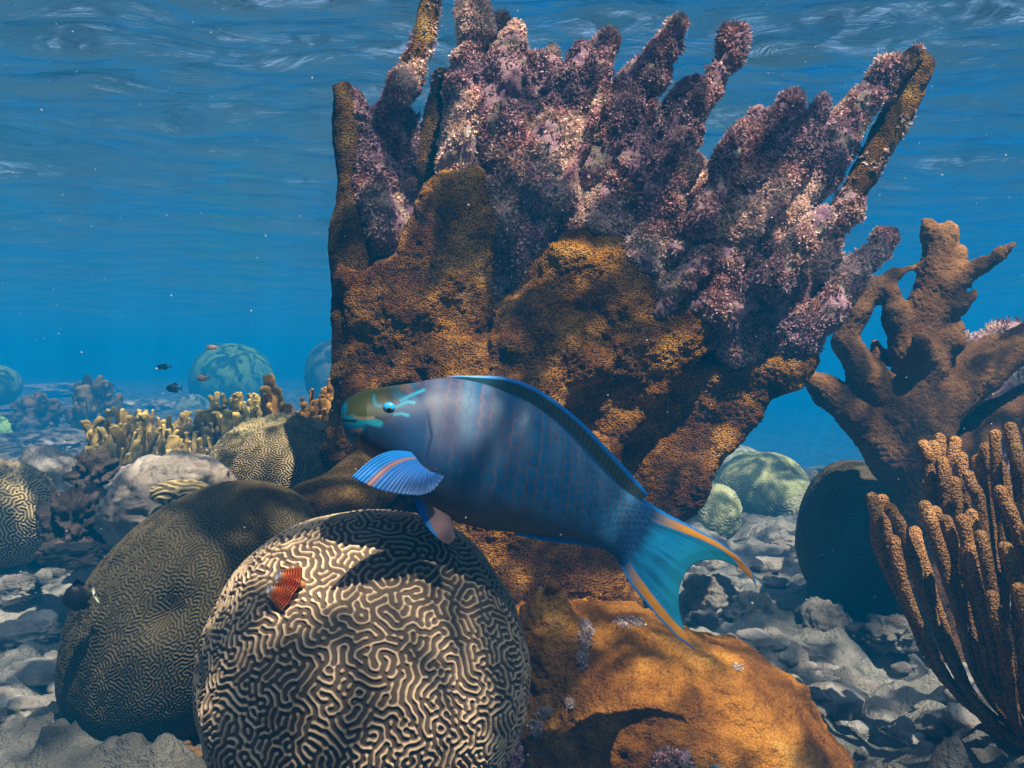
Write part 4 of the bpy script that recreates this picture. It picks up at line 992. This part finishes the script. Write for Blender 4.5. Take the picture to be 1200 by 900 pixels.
c = stroke(c, [(464, 484), (476, 482), (484, 484)], 1.3, (0.02, 0.27, 0.42))
c = stroke(c, [(448, 486), (456, 489), (466, 484)], 1.6, (0.015, 0.02, 0.05))
c = stroke(c, [(474, 468), (486, 462), (500, 456)], 1.5, (0.02, 0.27, 0.42))
# dark patch and blue rims at the tail base
c = c * (1 - .4 * (1 - sstep(455, 490, px_)))[:, None]
c = mixc(c, sstep(.90, .97, S_) * .7, (0.01, 0.07, 0.22))
V[:ns * na] -= (vnormals(V, Q)[:ns * na] * np.sign(((vnormals(V, Q)[:ns * na]) * (V[:ns * na] - np.repeat(V[:ns * na].reshape(ns, na, 3).mean(1), na, 0))).sum(1))[:, None]) * (0.0007 * rim * fade)[:, None]
c = np.vstack([c, c[0], c[-1]])
fb = build('body', V, np.vstack([Q]), M['fish'], fish, col=np.clip(c, 0, 1))
me = fb.data
# close the snout and tail ends with small fans
import bmesh
bm = bmesh.new(); bm.from_mesh(me); bm.verts.ensure_lookup_table()
for base_, cc_ in ((0, c0), ((ns - 1) * na, c1)):
    for q in range(na):
        try: bm.faces.new((bm.verts[base_ + q], bm.verts[base_ + (q + 1) % na], bm.verts[cc_])).smooth = True
        except Exception: pass
bmesh.ops.recalc_face_normals(bm, faces=bm.faces); bm.to_mesh(me); bm.free()

def fin(name, gridpts, colf, thick=0.0011, parent=fish):
    """gridpts (n,m,3): world points; closed thin solid"""
    n, m, _ = gridpts.shape; G = gridpts
    du = np.gradient(G, axis=0); dv = np.gradient(G, axis=1); nn = np.cross(du, dv); nn /= np.linalg.norm(nn, axis=2, keepdims=True) + 1e-12
    u = np.linspace(0, 1, n)[:, None]; v = np.linspace(0, 1, m)[None]
    th = thick * (0.15 + 0.85 * np.minimum(1, 6 * np.minimum(np.minimum(v, 1 - v) + 0 * u, 1 - u + 0 * v)))[..., None]
    A = (G + nn * th).reshape(-1, 3); B = (G - nn * th).reshape(-1, 3); k = n * m
    Q1 = gridfaces(n, m); Q2 = gridfaces(n, m, off=k)[:, ::-1]
    ring = np.concatenate([np.arange(m), np.arange(1, n) * m + m - 1, (n - 1) * m + np.arange(m - 2, -1, -1), np.arange(n - 2, 0, -1) * m])
    r2 = np.roll(ring, -1); Q3 = np.stack([ring, ring + k, r2 + k, r2], 1)
    U = np.repeat(np.linspace(0, 1, n), m); W = np.tile(np.linspace(0, 1, m), n)
    cc = colf(U, W); 
    return build(name, np.vstack([A, B]), np.vstack([Q1, Q2, Q3]), M['fin'], parent, col=np.clip(np.vstack([cc, cc]), 0, 1))
BLUE = (0.006, 0.22, 0.66); ORNG = (0.55, 0.23, 0.015)
# tail
base = crom([(752,583),(752,600),(746,618),(738,634),(728,650),(722,655)], 120)
end = crom([(887,688),(879,677),(864,664),(840,656),(817,659),(803,672),(796,692),(796,715),(802,738),(808,751),(816,763)], 120)
u = np.linspace(0, 1, 60)[:, None, None]; v = np.linspace(-1, 1, 120)
G2 = base[None] * (1 - u) + end[None] * u
bul = np.where(v[None] < 0, np.interp(u[..., 0], [0, .2, .35, .6, .8, .93, 1], [0, 3, 8, 15, 16, 10, 0]) * np.abs(v[None]) ** 1.3, np.interp(u[..., 0], [0, .27, .6, .85, 1], [0, 8, 9, 6, 0]) * np.abs(v[None]) ** 1.3)
G2[..., 0] += np.where(v < 0, bul * .55, -bul * .75); G2[..., 1] += np.where(v < 0, -bul * .83, bul * .5)
dT = fish_depth(G2[..., 0]) - 0.004 * (np.abs(v)[None] * u[..., 0])
def tailc(U, W):
    a = np.abs(W * 2 - 1); sg = W < .5
    wave = .5 + .5 * fbm(np.stack([W * 40, U * 1.5, 0 * U], 1), 1, 2, 4)
    c = np.tile(np.array([(0.005, 0.17, 0.37)]), (len(U), 1)) * (0.6 + .6 * wave[:, None])
    c = mixc(c, sstep(.5, 1, U) * (1 - sstep(.4, .8, a)) * .5, (0.02, .32, .42))
    c = mixc(c, 1 - sstep(0.02, .34, U + .05 * np.sin(W * 60)), (0.008, 0.05, 0.15))
    b0 = .50 + .13 * U; b1 = .86 + .07 * U
    k = sstep(b0 - .03, b0 + .03, a) * sstep(.05, .45, U)
    c = mixc(c, k, ORNG); c = mixc(c, sstep(b1 - .02, b1 + .02, a), np.array(BLUE) * .9)
    return c
fin('tail_fin', Pv(G2[..., 0], G2[..., 1], dT), tailc)
# dorsal
top = crom([(523,443),(560,449),(597,462),(630,479),(663,505),(693,537),(722,568),(750,587)], 200)
out_ = crom([(523,442),(548,440),(597,443),(637,460),(680,493),(713,527),(740,556),(760,579)], 200)
u = np.linspace(0, 1, 24)[:, None, None]
G2 = (top[None] + np.array([-2, 4])) * (1 - u) + out_[None] * u
def dorsc(U, W):
    ray = .5 + .5 * np.sin(W * 2 * math.pi * 44 + U * 16)
    c = np.tile(np.array([(0.015, 0.07, 0.10)]), (len(U), 1)); c = mixc(c, ray * .5 * sstep(.2, .7, W), (0.17, 0.11, 0.02))
    c = mixc(c, (1 - sstep(.18, .30, U)), (0.01, .16, .42)); c = mixc(c, sstep(.78, .86, U), BLUE); return c
fin('dorsal_fin', Pv(G2[..., 0], G2[..., 1], fish_depth(G2[..., 0]) - 0.006 * u[..., 0] * 0), dorsc)
# anal
top = crom([(596,620),(630,624),(665,629),(700,640)], 80); out_ = crom([(604,624),(640,631),(680,636),(714,642)], 80) + np.array([0, 3])
u = np.linspace(0, 1, 8)[:, None, None]; G2 = (top[None] - np.array([0, 4])) * (1 - u) + out_[None] * u
fin('anal_fin', Pv(G2[..., 0], G2[..., 1], fish_depth(G2[..., 0]) - .002), lambda U, W: mixc(np.tile(np.array([(0.05, .10, .16)]), (len(U), 1)), sstep(.5, .7, U), BLUE), 0.0008)
# pectoral (spread towards the viewer)
base = crom([(489,531),(494,540),(500,548),(506,553)], 90)
end = crom([(412,559),(425,566),(444,574),(462,578),(480,580),(494,580),(508,574),(521,558)], 90)
u = np.linspace(0, 1, 40)[:, None, None]; v = np.linspace(0, 1, 90)
G2 = base[None] * (1 - u) + end[None] * u
bul = np.sin(math.pi * u[..., 0]) * ((1 - v) ** 2 * 14)[None]; G2[..., 1] -= bul; G2[..., 0] -= bul * .1
G2[-1, :, 1] += 1.0 * np.sin(v * 2 * math.pi * 20) * v
dP = 0.715 + (G2[..., 0] - 400) / 485 * .075 - 0.034 - 0.028 * u[..., 0] * (1 - .6 * v)[None] - .0004 * np.sin(v * 2 * math.pi * 26)[None] * u[..., 0]
def pecc(U, W):
    ray = (.5 + .5 * np.sin(W * 2 * math.pi * 26 + 1.5 * np.sin(W * 19))) ** 1.5
    c = np.tile(np.array([(0.015, .13, .45)]), (len(U), 1)); c = mixc(c, (.3 + .7 * ray) * sstep(.25, .7, W) * sstep(.35, 1, U) * .7, (0.20, .38, .58))
    c = mixc(c, bl(W, .17, .22, .015) * sstep(0, .15, U) * .8, (0.34, .15, .05)); c = mixc(c, 1 - sstep(.13, .16, W), (0.006, .17, .55)); return c
fin('pectoral_fin', Pv(G2[..., 0], G2[..., 1], dP), pecc, 0.0009)
# pelvic
base = crom([(486,580),(500,590),(514,598),(528,606)], 40); end = crom([(506,624),(516,633),(526,638),(534,630)], 40) 
u = np.linspace(0, 1, 24)[:, None, None]; G2 = base[None] * (1 - u) + end[None] * u; G2[..., 0] -= (np.sin(math.pi * u[..., 0]) * 5 * (1 - np.linspace(0, 1, 40))[None])
G2[..., 0] += 0
fin('pelvic_fin', Pv(G2[..., 0], G2[..., 1], fish_depth(G2[..., 0]) - .026 - .008 * u[..., 0]), lambda U, W: mixc(np.tile(np.array([(0.22, .13, .13)]), (len(U), 1)), 1 - sstep(.2, .35, W), (0.01, .18, .55)), 0.0008)
# eye
def ball(c, r, n=20):
    th = np.linspace(0.001, math.pi - .001, n); ph = np.linspace(0, 2 * math.pi, 2 * n, endpoint=False)
    T, Ph = np.meshgrid(th, ph, indexing='ij')
    S = np.stack([np.sin(T) * np.cos(Ph), -np.cos(T), np.sin(T) * np.sin(Ph)], -1).reshape(-1, 3)
    return S * r + np.array(c), gridfaces(n, 2 * n, True), S
es = np.argmin(np.abs(cxp - 456)); yb = fish_depth(456) - hw[es] * 0.92
V, Q, S = ball(P(456, 477, float(yb) + .0015), (.0044, .0026, .0036))
ce = np.tile(np.array([(0.04, .45, .85)]), (len(V), 1)); dcen = np.hypot(S[:, 0] - .05, S[:, 2] + .5)
ce = mixc(ce, 1 - sstep(.32, .40, dcen), (0.004, .006, .012)); ce = mixc(ce, bl(dcen, .36, .46, .04), (0.3, .22, .08))
eo = build('eye', V, orient(V, Q, V.mean(0)), M['eye'], fish, col=ce)

# ------------------------------------------------------------------ small fish
def small_fish(label, px, py, d, lpx, hpx, cols, yaw=0, face=-1, group=None, tailc_=None, pitch=0):
    ns, na = 40, 24
    s = np.linspace(0, 1, ns); prof = np.interp(s, [0, .05, .2, .4, .6, .8, .92, 1], [.05, .35, .8, 1, .85, .45, .25, .22])
    a = np.linspace(0, 2 * math.pi, na, endpoint=False); L = R(lpx, d); H = R(hpx, d) / 2
    X = (s - .5)[:, None] * L * .82 + 0 * a; Z = prof[:, None] * H * np.cos(a); Y = prof[:, None] * H * .45 * np.sin(a)
    V = np.stack([X, Y, Z], -1).reshape(-1, 3); c = P(px, py, d)
    r = thing('small_fish', c, label, 'fish', group)
    def put(name, V, Q, col, mat='fish'):
        V = V * np.array([-face, 1, 1]); V = V @ rotm(0, pitch, yaw).T + c
        o = build(name, V, orient(V, Q, V.mean(0)) if name != 'body' else orient(V, Q, c), M[mat], r, col=np.tile(np.array([col]), (len(V), 1)) if np.ndim(col) == 1 else col); return o
    kcol = mixc(np.tile(np.array([cols[0]]), (len(V), 1)), sstep(.78, .86, np.repeat(s, na)), cols[1])
    put('body', V, gridfaces(ns, na, True), kcol)
    def sheet(p2, col, nm):
        p2 = np.array(p2, float); p3 = np.stack([p2[:, 0] * L, 0 * p2[:, 0], p2[:, 1] * H], 1); t = .0006
        k = len(p2); V = np.vstack([p3 + [0, t, 0], p3 - [0, t, 0]]); 
        Q = [[0, 1, 2, 3], [k + 3, k + 2, k + 1, k]] + [[i, (i + 1) % k, (i + 1) % k + k, i + k] for i in range(k)]
        put(nm, V, np.array(Q), col)
    sheet([(.40, .2), (.52, .9), (.48, 0), (.40, -.2)], cols[2], 'tail_fin'); sheet([(.40, -.2), (.48, 0), (.52, -.9), (.40, -.25)], cols[2], 'tail_fin')
    sheet([(-.15, .85), (.1, 1.35), (.3, .8), (.2, .6)], cols[0], 'dorsal_fin'); sheet([(0, -.8), (.15, -1.3), (.3, -.75), (.2, -.6)], cols[0], 'anal_fin')
    return r
DK = (0.012, 0.012, 0.03)
small_fish('tiny dark slender fish against blue water, highest dark one left of the hazy green dome', 191, 430, 2.6, 20, 6, (DK, DK, DK))
small_fish('tiny dark deep bodied fish above the fire coral, just below the slender one', 203, 455, 2.4, 20, 10, (DK, DK, DK), face=-1, yaw=20)
small_fish('tiny pale brown fish at the top left of the hazy green dome', 248, 407, 2.6, 19, 6, ((.35, .22, .18), (.3, .2, .18), (.2, .16, .14)), face=-1)
small_fish('tiny dim reddish fish in front of the hazy green dome', 237, 443, 2.7, 18, 8, ((.14, .08, .07), (.1, .07, .07), (.1, .07, .06)), face=-1)
small_fish('small black damselfish with white tail edge, beside the dark oval brain coral', 91, 700, 0.92, 40, 32, ((0.006, 0.006, 0.012), (0.02, 0.02, 0.02), (0.55, .58, .5)), face=-1, pitch=-12, yaw=25)

# ------------------------------------------------------------------ christmas tree worm on the ridged brain coral
wc = P(340, 690, 0.73)
wm = thing('tube_worm', wc, 'small orange feathery tube worm pair with white tips on the ridged brain coral', 'worm')
dirw = np.array([-0.72, -0.42, 0.42]); dirw /= np.linalg.norm(dirw)
e1 = np.cross(dirw, [0, 0, 1]); e1 /= np.linalg.norm(e1); e2 = np.cross(dirw, e1)
for (ox, oy, dw, sc_) in ((346, 682, 0.703, .95), (336, 698, 0.700, .9)):
    b0 = P(ox, oy, dw); parts = []
    for k in range(9):                      # tiers of feather fans
        r_o = (0.0125 - k * 0.0011) * sc_; h0 = k * 0.0017 - .003
        nA, nR = 90, 6
        a = np.linspace(0, 2 * math.pi, nA, endpoint=False); rr_ = np.linspace(.08, 1, nR)
        A, RR = np.meshgrid(a, rr_, indexing='ij')
        rad = r_o * RR * (1 + .10 * np.sin(A * 22) * (RR > .9)); hh = h0 + .0045 * RR ** 1.5 + .0006 * np.sin(A * 22)
        V = b0 + rad[..., None] * (np.cos(A)[..., None] * e1 + np.sin(A)[..., None] * e2) + hh[..., None] * dirw
        base_c = np.array([(0.80, 0.20, 0.02)]) if k < 7 else np.array([(0.85, .45, .2)])
        cc = np.tile(base_c, (nA * nR, 1)); cc = mixc(cc, sstep(.7, 1, RR.ravel()) * .55, (0.75, .45, .2))
        if k == 8: cc = np.tile(np.array([(.72, .70, .78)]), (nA * nR, 1))
        q = gridfaces(nA, nR); q = np.vstack([q, np.stack([(nA - 1) * nR + np.arange(nR - 1), (nA - 1) * nR + np.arange(1, nR), np.arange(1, nR), np.arange(nR - 1)], 1)])
        parts.append((V.reshape(-1, 3), q, cc))
    V, Q, cc = join(parts); build('crown', V, Q, M['turf'], wm, col=cc)
    t0, tq = tube([b0 - dirw * .006, b0, b0 + dirw * .012], [.0028, .0025, .0015], 12, .002)
    build('tube', t0, tq, M['turf'], wm, col=np.tile(np.array([(.45, .2, .08)]), (len(t0), 1)))

# ------------------------------------------------------------------ drifting specks
g = np.random.default_rng(99); parts = []
for i in range(750):
    d = g.uniform(0.35, 2.2); c = P(g.uniform(-50, 1250), g.uniform(-20, 900), d)
    if d > 1.1 and g.uniform() < .3: continue
    r = d * g.uniform(.25, .75) / F * g.choice([1, 1, 1, 1.8]); V, Q, S = ball(c, r, 4); parts.append((V, Q, np.full((len(V), 3), g.uniform(.5, .9))))
V, Q, cc = join(parts)
tag(build('marine_snow', V, Q, M['speck'], col=cc), kind='stuff')

for o in bpy.data.objects:
    if '_o' in o: del o['_o']
